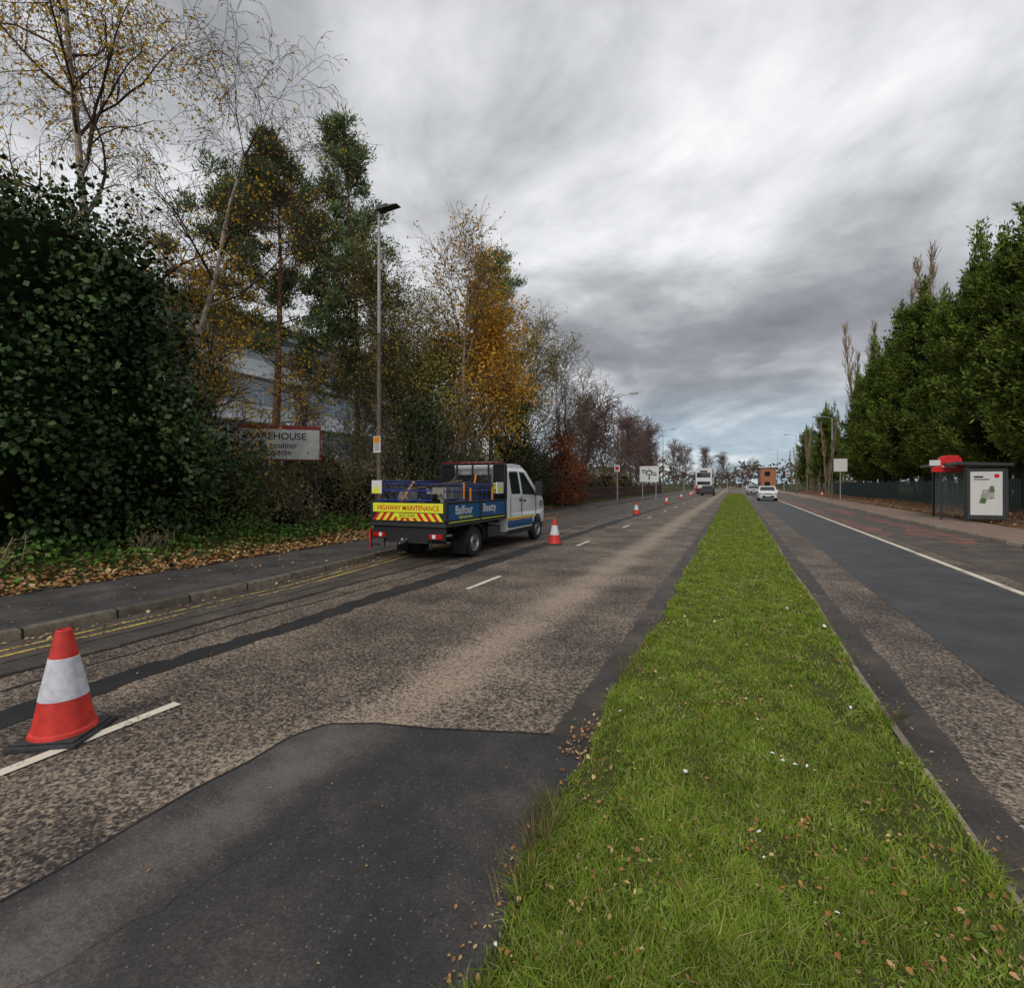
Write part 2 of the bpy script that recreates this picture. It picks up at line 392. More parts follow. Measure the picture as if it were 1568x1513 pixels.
# median
ym=np.concatenate([np.arange(-6,12,.06),np.arange(12,92,.5)])
def ML(y): return -.84+.03*math.sin(y*1.1)+.018*math.sin(y*4.1+1)+.012*math.sin(y*9)-np.interp(y,[10,90],[0,.35])
def MR(y): return 1.0+.02*math.sin(y*.9)+np.interp(y,[10,90],[0,.35])
def mz(X,Y):
    t=np.clip((X+.86)/1.9,0,1)
    return .015+.06*np.clip(np.sin(t*math.pi),0,1)**.5+.012*np.sin(X*5+Y*1.3)+.01*np.sin(Y*2.1+X*2)
strip('central_reservation',ym,ML,MR,.05,M_soil,nx=16,zf=mz)
kerb('median_kerb',np.arange(-6,92,.5),lambda y:MR(y)+.05,-.06,.03,M_kerbR,ch=.006)
seed(21)
def grass(N,y0,y1,p=1.3):
    u=rng.random(N);e=1-p
    Y=(y0**e+u*(y1**e-y0**e))**(1/e)
    g=np.linspace(y0,y1,2000);a=np.array([ML(y) for y in g]);bb=np.array([MR(y) for y in g])
    A=np.interp(Y,g,a);B=np.interp(Y,g,bb)
    X=A-.02+(B-A+.02)*rng.random(N)
    den=np.sin(X*9+Y*4)+np.sin(Y*7.3-X*6)+np.sin(X*17+Y*11)*.8+np.sin(X*3-Y*1.7)*.4+np.sin(X*23-Y*19)*.5
    edge=np.minimum(X-np.interp(Y,g,a),np.interp(Y,g,bb)-X)
    bare=(((X-.72)**2/.03+(Y-4.9)**2/1.1)<1)|(((X-.85)**2/.012+(Y-3.1)**2/.3)<1)|(((X+.72)**2/.01+(Y-2.9)**2/.2)<1)|((edge<.05)&(np.sin(Y*5)+np.sin(Y*13)>.4))
    keep=(rng.random(N)<np.clip(.74+den*.13,0.25,1))&~(bare&(rng.random(N)<.75))
    X=X[keep];Y=Y[keep];den=den[keep];edge=edge[keep];n=len(X)
    Z=mz(X,Y)-.005
    H=rng.uniform(.016,.044,n)*(1+.2*den)
    H*=np.where(edge<.06,1.4,1)
    H=np.clip(H,.012,.085)
    W=.0022+.0006*Y
    th=rng.uniform(0,2*math.pi,n);S=np.stack([np.cos(th),np.sin(th),np.zeros(n)],1)
    ph=rng.uniform(0,2*math.pi,n);ln=np.abs(rng.normal(0,.75,n));D=np.stack([np.cos(ph)*ln,np.sin(ph)*ln,np.ones(n)],1)
    P=np.stack([X,Y,Z],1);h=H[:,None];w=W[:,None]
    m1=P+D*h*[.35,.35,.6];t=P+D*h*[1.2,1.2,.95]
    V=np.stack([P-S*w,P+S*w,m1-S*w*.8,m1+S*w*.8,t-S*w*.15,t+S*w*.15],1).reshape(-1,3)
    k=np.arange(n)*6
    F=np.concatenate([np.stack([k,k+1,k+3,k+2],1),np.stack([k+2,k+3,k+5,k+4],1)])
    return V,F
M_grass=leafmat('grass_blades',[(.16,.25,.03),(.23,.34,.04),(.30,.42,.055),(.20,.30,.035),(.42,.45,.12),(.25,.37,.045),(.56,.46,.24)],.25,5.0,.68,.5,gain=1.0)
V,F=grass(330000,.9,91)
mesh_np('grass',V,F,[M_grass])
M_clo=leafmat('clover_leaf',[(.10,.20,.035),(.20,.31,.055),(.16,.24,.045)],0,3,.7)
n=2600;Y=1.2*(14/1.2)**rng.random(n);X=rng.uniform(-.8,.95,n);k=(np.sin(X*6+Y*2)+np.sin(Y*3.1))>.3;X=X[k];Y=Y[k];n=len(X)
V,F=leafquads(np.stack([X,Y,mz(X,Y)+.012],1),rng.normal(size=(n,3))*[1,1,.25]+[0,0,.25],rng.uniform(.02,.05,n),rng.uniform(.012,.025,n))
mesh_np('weeds',V,F,[M_clo])
M_straw=leafmat('dry_grass',[(.35,.26,.12),(.22,.18,.08),(.12,.16,.04),(.45,.36,.2)],0)
PP=[];DD=[];LL=[]
for (x,y,n,l) in [(-.82,2.15,200,.17),(-.86,2.35,140,.14),(-.84,4.35,140,.17),(-.86,5.0,50,.12),(1.03,4.3,80,.13),(1.04,5.6,50,.1),(-.84,1.9,60,.14),(1.03,2.9,50,.1),(1.0,6.8,60,.12)]:
    for _ in range(n):
        PP.append((x+random.gauss(0,.04),y+random.gauss(0,.07),.015));DD.append((random.gauss(-.2 if x<0 else .2,.5),random.gauss(0,.5),1));LL.append(l*random.uniform(.5,1.4))
V,F=leafquads(np.array(PP),np.array(DD),np.array(LL),.004)
mesh_np('dry_grass_tuft',V,F,[M_straw])
M_fall=leafmat('fallen_leaf',[(.38,.15,.06),(.52,.28,.10),(.28,.12,.06),(.62,.48,.22),(.22,.11,.06),(.46,.23,.09),(.64,.52,.32)],0,5,.8)
def flat_leaves(X,Y,Z,s):
    n=len(X);th=rng.uniform(0,6.28,n)
    D=np.stack([np.cos(th),np.sin(th),rng.normal(0,.35,n)],1);S=np.stack([-np.sin(th),np.cos(th),rng.normal(0,.35,n)],1)
    P=np.stack([X,Y,Z],1);s=s[:,None];up=np.array([0,0,1.])
    a=rng.uniform(.26,.42,(n,1))
    V=np.stack([P-D*s*.5,P-D*s*.15-S*s*a+up*s*.15,P+D*s*.28-S*s*a*.7+up*s*.1,P+D*s*.5,P+D*s*.25+S*s*a*.7+up*s*.12,P-D*s*.18+S*s*a+up*s*.15],1).reshape(-1,3)
    k=np.arange(n)*6
    return V,np.concatenate([np.stack([k,k+1,k+2,k+3],1),np.stack([k,k+3,k+4,k+5],1)])
seed(5)
parts=[]
n=4600;Y=1.15*(45/1.15)**rng.random(n);X=rng.uniform(-.85,1.02,n);k=rng.random(n)<np.clip(.5+.35*np.sin(X*4+Y*2)+.25*np.sin(Y*3.3),.08,1);X=X[k];Y=Y[k];n=len(X)
parts.append(flat_leaves(X,Y,mz(X,Y)+.022,rng.uniform(.009,.030,n)*(1+Y*.03))+(0,))
n=900;Y=1.3*(40/1.3)**rng.random(n);X=np.where(rng.random(n)<.5,-.86-np.abs(rng.normal(0,.05,n)),1.06+np.abs(rng.normal(0,.07,n)))
parts.append(flat_leaves(X,Y,np.full(n,.014),rng.uniform(.008,.024,n))+(0,))
n=12000;Y=rng.uniform(0,32,n);X=np.array([BX(y) for y in Y])-np.abs(rng.normal(0,.75,n))+.15
parts.append(flat_leaves(X,Y,np.maximum(gz(X,Y),.11)+rng.uniform(.005,.06,n),rng.uniform(.05,.1,n))+(0,))
n=500;Y=rng.uniform(1,32,n);X=np.array([KX(y) for y in Y])+np.abs(rng.normal(0,.12,n))+.02
parts.append(flat_leaves(X,Y,np.full(n,.018),rng.uniform(.03,.06,n))+(0,))
n=350;Y=rng.uniform(1,25,n);X=rng.uniform(-9.4,-7.4,n)
parts.append(flat_leaves(X,Y,np.full(n,.12),rng.uniform(.03,.06,n))+(0,))
n=160;Y=1.3*(16/1.3)**rng.random(n);X=rng.uniform(-6,-1,n)
parts.append(flat_leaves(X,Y,np.full(n,.016),rng.uniform(.008,.022,n))+(0,))
n=5000;Y=rng.uniform(20,60,n);X=rng.uniform(9.4,13,n)
parts.append(flat_leaves(X,Y,gz(X,Y)+.07,rng.uniform(.05,.11,n))+(0,))
n=90;Y=rng.uniform(2.95,3.5,n);X=rng.normal(-.92,.06,n)
parts.append(flat_leaves(X,Y,np.full(n,.02),rng.uniform(.012,.032,n))+(0,))
V,F,Mi=cat(parts);mesh_np('fallen_leaves',V,F,[M_fall],Mi)
M_lit=simple('litter_white',(.75,.75,.72),.7,var=.1)
n=46;Y=np.concatenate([[2.55,2.9,2.45,3.3,2.2,5.4],1.5*(25/1.5)**rng.random(n-6)]);X=np.concatenate([[.1,-.25,-.28,.2,.35,.1],rng.uniform(-.9,1.0,n-6)])
V,F=flat_leaves(X,Y,mz(X,Y)+.04,rng.uniform(.012,.03,n)*(1+Y*.05))
mesh_np('litter',V,F,[M_lit])
# ---------------------------------------------------------------- groundcover
M_ivyg=leafmat('ivy_ground',[(.03,.07,.015),(.05,.11,.02),(.08,.15,.03),(.12,.17,.05),(.06,.1,.02)],0,1.0,.5,gain=1.8)
n=30000;Y=rng.uniform(-2,34,n);dd=rng.uniform(.35,4.5,n);X=np.array([BX(y) for y in Y])-dd
dn=np.sin(X*2+Y)+np.sin(Y*1.7-X);k=rng.random(n)<np.clip((dd-.2)*.8+dn*.2,.05,1);X=X[k];Y=Y[k]
V,F=leafquads(np.stack([X,Y,gz(X,Y)+rng.uniform(0,.22,len(X))*(1+.5*np.sin(X*3+Y*2))],1),rng.normal(size=(len(X),3))*[1,1,.5]+[0,0,.3],rng.uniform(.07,.14,len(X)),rng.uniform(.05,.10,len(X)))
mesh_np('ivy_groundcover',V,F,[M_ivyg])
# ---------------------------------------------------------------- tree materials
M_shadecore=flatm('foliage_shade_core',(.010,.014,.006))  # near-black shade colour for added inner shells that block light through the foliage
M_bark=simple('bark_dark',(.12,.094,.072),.9,var=.5,scale=8,spec=.1)
M_barkr=simple('bark_pine',(.22,.125,.08),.9,var=.5,scale=6,spec=.1)
M_birch=simple('bark_birch',(.42,.37,.31),.8,var=.65,scale=5,spec=.1)
M_twig=flatm('twigs',(.17,.135,.10)); M_twigd=flatm('twigs_dark',(.09,.062,.05))
M_twigp=flatm('twigs_purple',(.20,.14,.125)); M_twigl=flatm('twigs_pale',(.33,.26,.18)); M_twigg=flatm('twigs_pine',(.13,.11,.075))
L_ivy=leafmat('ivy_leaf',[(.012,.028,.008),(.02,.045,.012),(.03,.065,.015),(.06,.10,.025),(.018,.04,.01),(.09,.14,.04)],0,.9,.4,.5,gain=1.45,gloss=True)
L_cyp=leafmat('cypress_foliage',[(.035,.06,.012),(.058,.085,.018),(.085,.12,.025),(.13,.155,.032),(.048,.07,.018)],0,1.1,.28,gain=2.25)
L_pine=leafmat('pine_needles',[(.07,.10,.05),(.10,.14,.065),(.13,.17,.08),(.08,.115,.055),(.18,.20,.09)],.15,.8,.6,gain=1.9)
L_aut=leafmat('autumn_leaf',[(.60,.28,.04),(.70,.40,.06),(.52,.24,.05),(.48,.34,.08),(.72,.47,.09)],.3,.6,.75,gain=1.1)
L_olive=leafmat('olive_leaf',[(.17,.17,.045),(.26,.23,.06),(.15,.16,.045),(.34,.26,.06),(.20,.21,.06)],.15,.8,.55,gain=1.55)
L_yel=leafmat('yellow_leaf',[(.72,.47,.05),(.62,.42,.06),(.68,.34,.05)],.3,1,.85,gain=1.1)
L_beech=leafmat('beech_leaf',[(.34,.11,.06),(.42,.16,.07),(.24,.09,.045)],0,1,.6)
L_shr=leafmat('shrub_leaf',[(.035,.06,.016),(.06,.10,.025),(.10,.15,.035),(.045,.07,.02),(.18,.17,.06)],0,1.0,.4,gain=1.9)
L_brn=leafmat('bramble_leaf',[(.10,.08,.05),(.15,.105,.06),(.08,.095,.035),(.20,.155,.08),(.07,.09,.03),(.12,.14,.045)],0,1.0,.45,gain=1.8)
# ivy-clad tree (left)
seed(31)
ells=[((-13.3,5.6,5.2),(2.2,2.2,2.4)),((-13.7,5.4,3.2),(2.8,2.8,2.9)),((-15.3,2.5,3.3),(3.0,3.0,3.2)),((-12.6,6.6,2.2),(1.9,1.9,2.2)),((-13.0,3.9,2.4),(2.2,2.4,2.4)),((-14.3,5.9,6.4),(1.2,1.2,1.5))]
parts=[]
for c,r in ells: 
    V,F=cubesphere(c,[q*.80 for q in r]);parts.append((V,F,0))  # added dark shell, stands in for the shaded crown interior
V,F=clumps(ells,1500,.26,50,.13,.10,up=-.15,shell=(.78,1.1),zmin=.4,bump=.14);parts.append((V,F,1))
V,F,Mi=cat(parts);mesh_np('ivy_covered_tree',V,F,[M_shadecore,L_ivy],Mi)
PB=dict(nseg=[16,8,5,4,3],up=[(.04,.04),(.10,-.12),(-.02,-.16),(-.12,-.25),(-.25,-.3)],wob=[.025,.12,.16,.2,.2],start=[.30,.15,.1,.1],kids=[1.8,1.2,1.2,1.0],ang=[.8,.75,.8,.7],len=[6.6,2.3,1.1,.55],tap=[.5,.35,.3,.3],rmin=.0045)
def bare_tree(name,loc,h,r,pr,mats,leafm=None,leafn=0,L=.06,W=.045,lean=(0,0),zlo=0,crown=None,bigr=None):
    S,T=tree_segs(h,r,pr,lean); bigr=bigr or pr['rmin']*2.2
    big=[s for s in S if s[2]>bigr];sm=[s for s in S if s[2]<=bigr]
    V,F=tubes(big,6);parts=[(V,F,0)]
    if sm: V,F=tubes(sm,3);parts.append((V,F,1))
    mats=list(mats)
    if leafm: mats.append(leafm)
    if leafn and len(T):
        k=rng.integers(0,len(T),leafn);P=T[k]+rng.normal(size=(leafn,3))*.1
        P=P[P[:,2]>zlo]
        V,F=leafquads(P,rng.normal(size=(len(P),3))*.7+[0,0,-.4],rng.uniform(.7,1.3,len(P))*L,W);parts.append((V,F,2))
    if crown:
        for (ells,ncl,per,m,l,w_) in crown:
            if m not in mats: mats.append(m)
            V,F=clumps(ells,ncl,.28,per,l,w_,up=-.2,shell=(.15,1.08),bump=.3,zmin=-9);parts.append((V,F,mats.index(m)))
    V,F,Mi=cat(parts)
    return mesh_np(name,V,F,mats,Mi,loc=loc)
seed(41)
bare_tree('birch_tree',(-14.9,7.5,.5),16.5,.17,PB,[M_birch,M_twigd],L_yel,6500,.10,.07,bigr=.05)
seed(44)
PB2=dict(PB);PB2['wob']=[.06,.12,.16,.2,.2];PB2['len']=[4.2,2.0,1.0,.5];PB2['start']=[.42,.15,.1,.1];PB2['kids']=[1.6,1.1,1.1,1.0]
bare_tree('birch_tree',(-13.6,8.1,.5),11.0,.12,PB2,[M_birch,M_twigd],L_yel,1600,.07,.05,lean=(.06,.06),bigr=.035)
# scots pines
def pine(name,loc,h,r,crown0,cw,ncl,tuft=.14,sd=1):
    seed(sd)
    S=[];S2=[];P=[];D=[]
    p=np.array([0.,0,-.3]);d=np.array([.0,0,1.]);pts=[]
    for i in range(14):
        d=nrm(d+rng.normal(0,.03,3)+[0,0,.1]);q=p+d*h/14*1.02;S.append((p,q,r*(1-.85*i/14),r*(1-.85*(i+1)/14)));pts.append((q,(i+1)/14));p=q
    for q,t in pts:
        if t<crown0*.6: continue
        n=2 if t<crown0 else 7
        for _ in range(n):
            a=rng.uniform(0,6.28);s=(t-crown0)/(1-crown0) if t>=crown0 else 0
            ln=cw*(.35+.65*math.sin(max(.12,min(1,.25+s*.9))*math.pi)**.7)*rng.uniform(.6,1.15) if t>=crown0 else cw*.5*rng.random()
            bd=nrm(np.array([math.cos(a),math.sin(a),rng.uniform(-.15,.35)+.5*s]));bp=q-np.array([0,0,rng.uniform(0,h/14)]);rr=.045*(1-.5*t)
            for k in range(5):
                bd=nrm(bd+rng.normal(0,.12,3)+[0,0,.06]);bq=bp+bd*ln/5;S2.append((bp,bq,rr*(1-k/6),rr*(1-(k+1)/6)))
                if t>=crown0 and k>=1:
                    for _ in range(3 if k<4 else 5):
                        td=nrm(bd+rng.normal(0,.7,3)+[0,0,.2]);tl=rng.uniform(.3,.7);tq=bq+td*tl;S2.append((bq,tq,.008,.006))
                        P.append(tq);D.append(td);P.append(bq+td*tl*.55);D.append(td)
                elif t<crown0 and k>=2: 
                    td=nrm(bd+rng.normal(0,.7,3));S2.append((bq,bq+td*.6,.01,.006))
                bp=bq
    V,F=tubes(S,8);parts=[(V,F,0)]
    V,F=tubes(S2,4);parts.append((V,F,2))
    P=np.array(P);D=np.array(D);per=max(8,int(ncl/len(P)))
    Pl=np.repeat(P,per,0)+rng.normal(size=(len(P)*per,3))*tuft*[1,1,.6];Dl=np.repeat(D,per,0)*.5+rng.normal(size=(len(P)*per,3))*.6+[0,0,.35]
    V,F=leafquads(Pl,Dl,rng.uniform(.16,.32,len(Pl)),.055);parts.append((V,F,1))
    V,F,Mi=cat(parts);mesh_np(name,V,F,[M_barkr,L_pine,M_twigg],Mi,loc=loc)
pine('pine_tree',(-18.3,15.6,.5),15.0,.22,.46,4.3,60000,.17,51)
pine('pine_tree',(-16.6,18.8,.5),17.4,.17,.34,2.1,26000,.14,52)
pine('pine_tree',(-15.5,31,.5),17.0,.2,.5,2.6,22000,.15,53)
PD=dict(nseg=[9,6,5,4],up=[(.05,.05),(.12,.05),(.05,0),(0,0)],wob=[.07,.15,.2,.22],start=[.15,.15,.1],kids=[2.4,2.0,1.6],ang=[.6,.65,.7],len=[4.6,2.0,1.0],tap=[.5,.35,.3],rmin=.007)
PE=dict(PD);PE['kids']=[1.8,1.5,1.4];PE['len']=[2.8,1.4,.8]
seed(61)
bare_tree('autumn_birch_tree',(-11.6,21.0,.4),10.6,.16,PD,[M_birch,M_twig],L_aut,3500,.12,.09,zlo=4.5,bigr=.03,
  crown=[([((.7,.3,8.4),(1.9,1.9,3.4)),((1.0,.4,6.2),(1.9,1.9,2.8))],430,30,L_aut,.14,.10),([((-1.2,-.5,7.4),(2.2,2.2,3.9)),((-.6,0,4.6),(2.6,2.6,2.2))],420,28,L_olive,.12,.08),([((-1.0,-.8,3.4),(2.0,1.4,1.3))],60,24,L_yel,.12,.09)])
seed(62)
bare_tree('autumn_birch_tree',(-13.6,19.4,.4),9.2,.14,PD,[M_bark,M_twig],L_olive,5000,.11,.08,zlo=2.5,crown=[([((0,0,6.2),(2.2,2.2,3.5))],300,26,L_olive,.12,.08)])
seed(63)
bare_tree('autumn_birch_tree',(-12.4,27,.4),10.2,.15,PD,[M_bark,M_twig],L_olive,3500,.12,.09,zlo=2.5,crown=[([((0,0,6.2),(2.2,2.4,3.6))],230,22,L_olive,.14,.1)])
for q,(x,y,h,lm,nl,pp,ll) in enumerate([(-16.5,11.3,5.5,L_yel,1300,PE,.1),(-15.2,17.0,6.5,L_olive,1800,PE,.1),(-14.0,23,9.6,L_olive,3500,PD,.1),(-12.6,30,9.4,L_olive,1500,PD,.1),(-11.6,34.5,9.0,None,0,PD,.1),(-13.2,39,9.4,None,0,PD,.1),(-15.6,13.6,5.6,L_yel,1500,PE,.1),(-13.4,8.9,6.4,L_yel,2600,PE,.09)]):
    seed(70+q);bare_tree('bare_tree',(x,y,.4),h,.09,pp,[M_bark,M_twig],lm,nl,ll,.075)
PF=dict(PD);PF['rmin']=.018;PF['kids']=[2.2,1.8,1.4]
farmesh=[]
for j in range(3):
    seed(90+j);S,T=tree_segs(8.2,.15,PF);V,F=tubes(S,3);farmesh.append(mesh_np('distant_bare_tree',V,F,[M_twigp],link=False))
for k,(x,y,s) in enumerate([(-13,44,.95),(-14,50,1.0),(-12.6,56,.95),(-15,62,1.1),(-13,69,1.0),(-14,77,1.05),(-13,86,1.0),(-16,95,1.1),(-12,112,1.0),(-18,125,1.1),(-8,150,1.1),(-2,175,1.1),(4,190,1.0),(-14,160,1.2)]):
    o=bpy.data.objects.new('bare_tree',farmesh[k%3]);o.location=(x,y,.3);o.scale=(s,s,s);o.rotation_euler=(0,0,k*1.7);col.objects.link(o)
def shrub(name,ells,mat,ncl,per=26,L=.1,W=.07,clr=.2,core=True,twig=150,tm=None,shell=(.6,1.08)):
    parts=[]
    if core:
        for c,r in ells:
            V,F=cubesphere(c,[q*.55 for q in r],6);parts.append((V,F,0))  # added dark shell, shade painted inside the bush
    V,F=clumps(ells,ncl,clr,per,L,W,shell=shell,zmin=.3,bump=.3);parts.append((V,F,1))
    S=[]
    for c,r in ells:
        for _ in range(twig):
            p=np.array([c[0]+rng.normal(0,r[0]*.35),c[1]+rng.normal(0,r[1]*.35),.3]);d=nrm(np.array([rng.normal(0,.5),rng.normal(0,.5),1.]))
            ln=(c[2]+r[2])*rng.uniform(.5,1.12)
            for k in range(5):
                q=p+d*ln/5;S.append((p,q,.008,.006));
                if k>1: dq=nrm(d+rng.normal(0,.6,3));S.append((q,q+dq*ln*.18,.005,.004))
                p=q;d=nrm(d+rng.normal(0,.18,3))
    if S: V,F=tubes(S,3);parts.append((V,F,2))
    V,F,Mi=cat(parts);return mesh_np(name,V,F,[M_shadecore,mat,tm or M_twig],Mi)
seed(101)
shrub('shrub',[((-12.4,8.6,1.1),(1.2,1.4,1.0)),((-13.6,9.6,1.4),(1.4,1.5,1.3))],L_shr,460)
shrub('bramble_bush',[((-12.2,10.4,.75),(1.1,1.2,.75)),((-12.9,12.9,1.2),(1.5,1.6,1.2)),((-15.8,11.4,1.5),(1.8,2,1.5))],L_brn,460,twig=130)
shrub('bramble_bush',[((-11.9,14.2,1.2),(1.3,1.5,1.3)),((-12.6,16.2,1.6),(1.6,1.8,1.7)),((-15.6,15,1.9),(2,2.4,1.8))],L_brn,500,twig=150)
shrub('ivy_covered_stump',[((-11.9,17.0,2.0),(1.1,1.1,2.4)),((-12.3,18.0,3.4),(1.0,1.0,1.5))],L_ivy,420,per=30,L=.13,W=.1)
shrub('shrub',[((-11.9,20,1.6),(1.3,1.8,1.7)),((-12.4,23,1.9),(1.4,2,2.0))],L_shr,420)
shrub('ivy_covered_stump',[((-12.2,27.5,2.4),(1.4,1.4,2.7)),((-12.2,30.5,2.0),(1.3,1.6,2.2))],L_ivy,420,per=26,L=.14,W=.11)
shrub('bramble_bush',[((-12.6,25,1.5),(1.3,1.8,1.6)),((-14.5,20,2.2),(1.8,3,2.2)),((-15,27,2.2),(1.8,3,2.2))],L_brn,560,twig=150)
shrub('copper_beech_hedge',[((-11.4,33.6,2.4),(1.4,1.3,2.6)),((-11.6,36.5,2.0),(1.3,1.6,2.2))],L_beech,520,L=.14,W=.1,twig=80)
shrub('bramble_bush',[((-13.3,33,2),(1.5,3,2.0)),((-13.6,40,1.8),(1.5,3,2.2)),((-13.6,47,1.6),(1.5,4,1.9)),((-13.6,56,1.6),(1.5,5,1.9)),((-13.8,67,1.6),(1.5,6,1.9))],L_brn,700,L=.16,W=.11,twig=100,tm=M_twigp)
shrub('weed_clump',[((-10.7,3.8,.3),(.3,.3,.3)),((-10.9,6.2,.25),(.3,.4,.25))],L_olive,30,per=10,L=.06,W=.03,core=False,twig=35,tm=M_twigl)
# ---------------------------------------------------------------- cypress row
def cypress(h,R,sd):
    seed(sd)
    parts=[];ph=rng.uniform(0,6,4)
    def prof(z):
        t=np.clip((z-2.0)/(h-2.0),0,1); return R*np.minimum(1,.62+t*2.5)*(1-t**1.5)**.85
    def wv(a,z): return 1+.16*np.sin(3*a+z*.9+ph[0])+.14*np.sin(5*a-z*1.7+ph[1])+.10*np.sin(9*a+z*3+ph[2])+.08*np.sin(z*2.6+ph[3]+a)
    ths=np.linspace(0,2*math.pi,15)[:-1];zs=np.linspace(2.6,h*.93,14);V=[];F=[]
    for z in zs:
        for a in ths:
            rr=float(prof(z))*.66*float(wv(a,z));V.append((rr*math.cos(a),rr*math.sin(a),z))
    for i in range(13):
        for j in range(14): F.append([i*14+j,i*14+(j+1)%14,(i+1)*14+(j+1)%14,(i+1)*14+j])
    parts.append((np.array(V),np.array(F),0))  # added dark inner shell, blocks light and keeps the crown interior dark
    V,F=tubes([(np.array([0,0,-.2]),np.array([0,0,4.]),.22,.17),(np.array([.5,.3,-.2]),np.array([.9,.5,4.]),.14,.11),(np.array([-.5,.4,-.2]),np.array([-1.2,.8,4.]),.12,.09)],8);parts.append((V,F,2))
    n=620;z=2.1+(h-2.4)*rng.random(n)**1.12;a=rng.uniform(0,6.283,n)
    rr=prof(z)*wv(a,z)*rng.uniform(.70,.98,n)
    C=[np.stack([rr*np.cos(a),rr*np.sin(a),z],1)];out=[np.stack([np.cos(a),np.sin(a),np.full(n,.45)],1)]
    Cb=[];Ob=[]
    for _ in range(150):
        z0=rng.uniform(2.6,h*.92);a0=rng.uniform(0,6.283);r0=float(prof(z0))*float(wv(a0,z0))*.80;dd=np.array([math.cos(a0),math.sin(a0),.1]);q=np.array([r0*dd[0],r0*dd[1],z0])
        for k in range(5):
            Cb.append(q.copy());Ob.append(dd+[0,0,.35]);q=q+unit(dd)*.27;dd=dd+np.array([0,0,.18])
    for _ in range(9):
        q=np.array([rng.normal(0,R*.3),rng.normal(0,R*.3),h*rng.uniform(.80,.96)])
        for k in range(9): Cb.append(q+[0,0,k*.2]);Ob.append([rng.normal(0,.3),rng.normal(0,.3),1.4])
    C=np.vstack(C+[np.array(Cb)]);out=unit(np.vstack(out+[np.array(Ob)]));per=24;m=len(C)*per
    s=rng.uniform(-.3,.45,m)[:,None]
    Pl=np.repeat(C,per,0)+np.repeat(out,per,0)*s+rng.normal(size=(m,3))*(.13*(1-.5*np.clip(s,0,1)))
    Dl=np.repeat(out,per,0)+rng.normal(size=(m,3))*.45
    V,F=leafquads(Pl,Dl,rng.uniform(.14,.34,m),rng.uniform(.055,.11,m));parts.append((V,F,1))
    V,F,Mi=cat(parts);return mesh_np('cypress_tree',V,F,[M_shadecore,L_cyp,M_bark],Mi,link=False)
cm=[cypress(15.2,3.5,201),cypress(14.0,3.2,202),cypress(16.0,3.3,203)]
yy_=20.5
for k in range(15):
    o=bpy.data.objects.new('cypress_tree',cm[k%3]);o.location=(14.6+random.uniform(-.8,.8),yy_,.2);s=random.uniform(.88,1.08)
    if k>=11: s*=.95
    o.scale=(s,s,s*random.uniform(.95,1.08));o.rotation_euler=(0,0,k*2.1);col.objects.link(o);yy_+=random.uniform(3.2,4.6)
for (x,y,s) in [(13,91,.95),(14.5,96,.85),(13.2,116,.9),(16,122,.8)]:
    o=bpy.data.objects.new('cypress_tree',cm[1]);o.location=(x,y,0);o.scale=(s*.7,s*.7,s);col.objects.link(o)
PP_=dict(nseg=[12,7,5],up=[(0,0),(.45,.3),(.3,.2)],wob=[.03,.06,.1],start=[.1,.1],kids=[3.2,2.0],ang=[.6,.5],len=[2.8,.9],tap=[.55,.3],rmin=.018)
seed(111)
S,T=tree_segs(17,.2,PP_);V,F=tubes(S,3);pop=mesh_np('poplar_tree',V,F,[M_twigl],link=False)
for (x,y,s) in [(16.5,57,1.32),(17,62,1.2),(15.6,54,1.15),(14.2,75,1.2),(13.4,79,1.05),(13.8,71,1.15),(12.3,84,.62),(12.5,88,.6),(12.3,99,.62),(12.5,104,.6),(12.6,110,.6),(12.8,120,.55),(13.0,130,.55),(13,142,.55),(11.8,94,.55),(11.9,90,.5)]:
    o=bpy.data.objects.new('poplar_tree',pop);o.location=(x,y,0);o.scale=(s,s,s);o.rotation_euler=(0,0,x*y);col.objects.link(o)
seed(120)
n=9000;X=rng.uniform(-160,170,n);Y=rng.uniform(200,260,n);hh=7.5+2.2*np.sin(X*.13)+1.6*np.sin(X*.41)+1.2*np.sin(X*.9);Z=rng.random(n)*hh
V,F=leafquads(np.stack([X,Y,Z],1),rng.normal(size=(n,3))+[0,0,.6],rng.uniform(1,2.4,n),rng.uniform(.5,1.3,n))
mesh_np('distant_trees',V,F,[leafmat('distant_tree_mass',[(.10,.095,.085),(.15,.125,.105),(.11,.115,.085)],0,.05,.7)])
# ---------------------------------------------------------------- hard materials
W_=simple('paint_white',(.76,.77,.78),.3,var=.08,scale=3)
BK=simple('plastic_black',(.018,.018,.02),.55,var=.3)
DK=simple('dark_steel',(.035,.037,.04),.5,var=.3)
BL=simple('paint_blue',(.010,.10,.26),.35,var=.25)
BLR=simple('barrier_blue',(.02,.05,.25),.45,var=.3)
YE=simple('reflective_yellow',(.80,.84,.04),.4,var=.08)
RE=simple('reflective_red',(.62,.02,.025),.4,var=.1)
OR=simple('stripe_orange',(.75,.28,.02),.4,var=.1)
RL=simple('lens_red',(.45,.01,.01),.2,var=.1)
SV=simple('steel_silver',(.45,.46,.48),.35,.8,var=.2)
GV=simple('galvanised_steel',(.42,.43,.44),.5,.2,var=.25)
RB=simple('rubber',(.022,.022,.023),.85,var=.3)
GL=simple('glass_dark',(.015,.02,.025),.05,var=.2,spec=.8)
LOAD=simple('load_grey',(.28,.27,.24),.8,var=.4);TAR=simple('load_brown',(.14,.09,.05),.9,var=.4)
CR=simple('cone_orange_red',(.66,.04,.025),.45,var=.28,scale=14);CW=simple('cone_sleeve',(.66,.66,.71),.4,var=.25,scale=18)
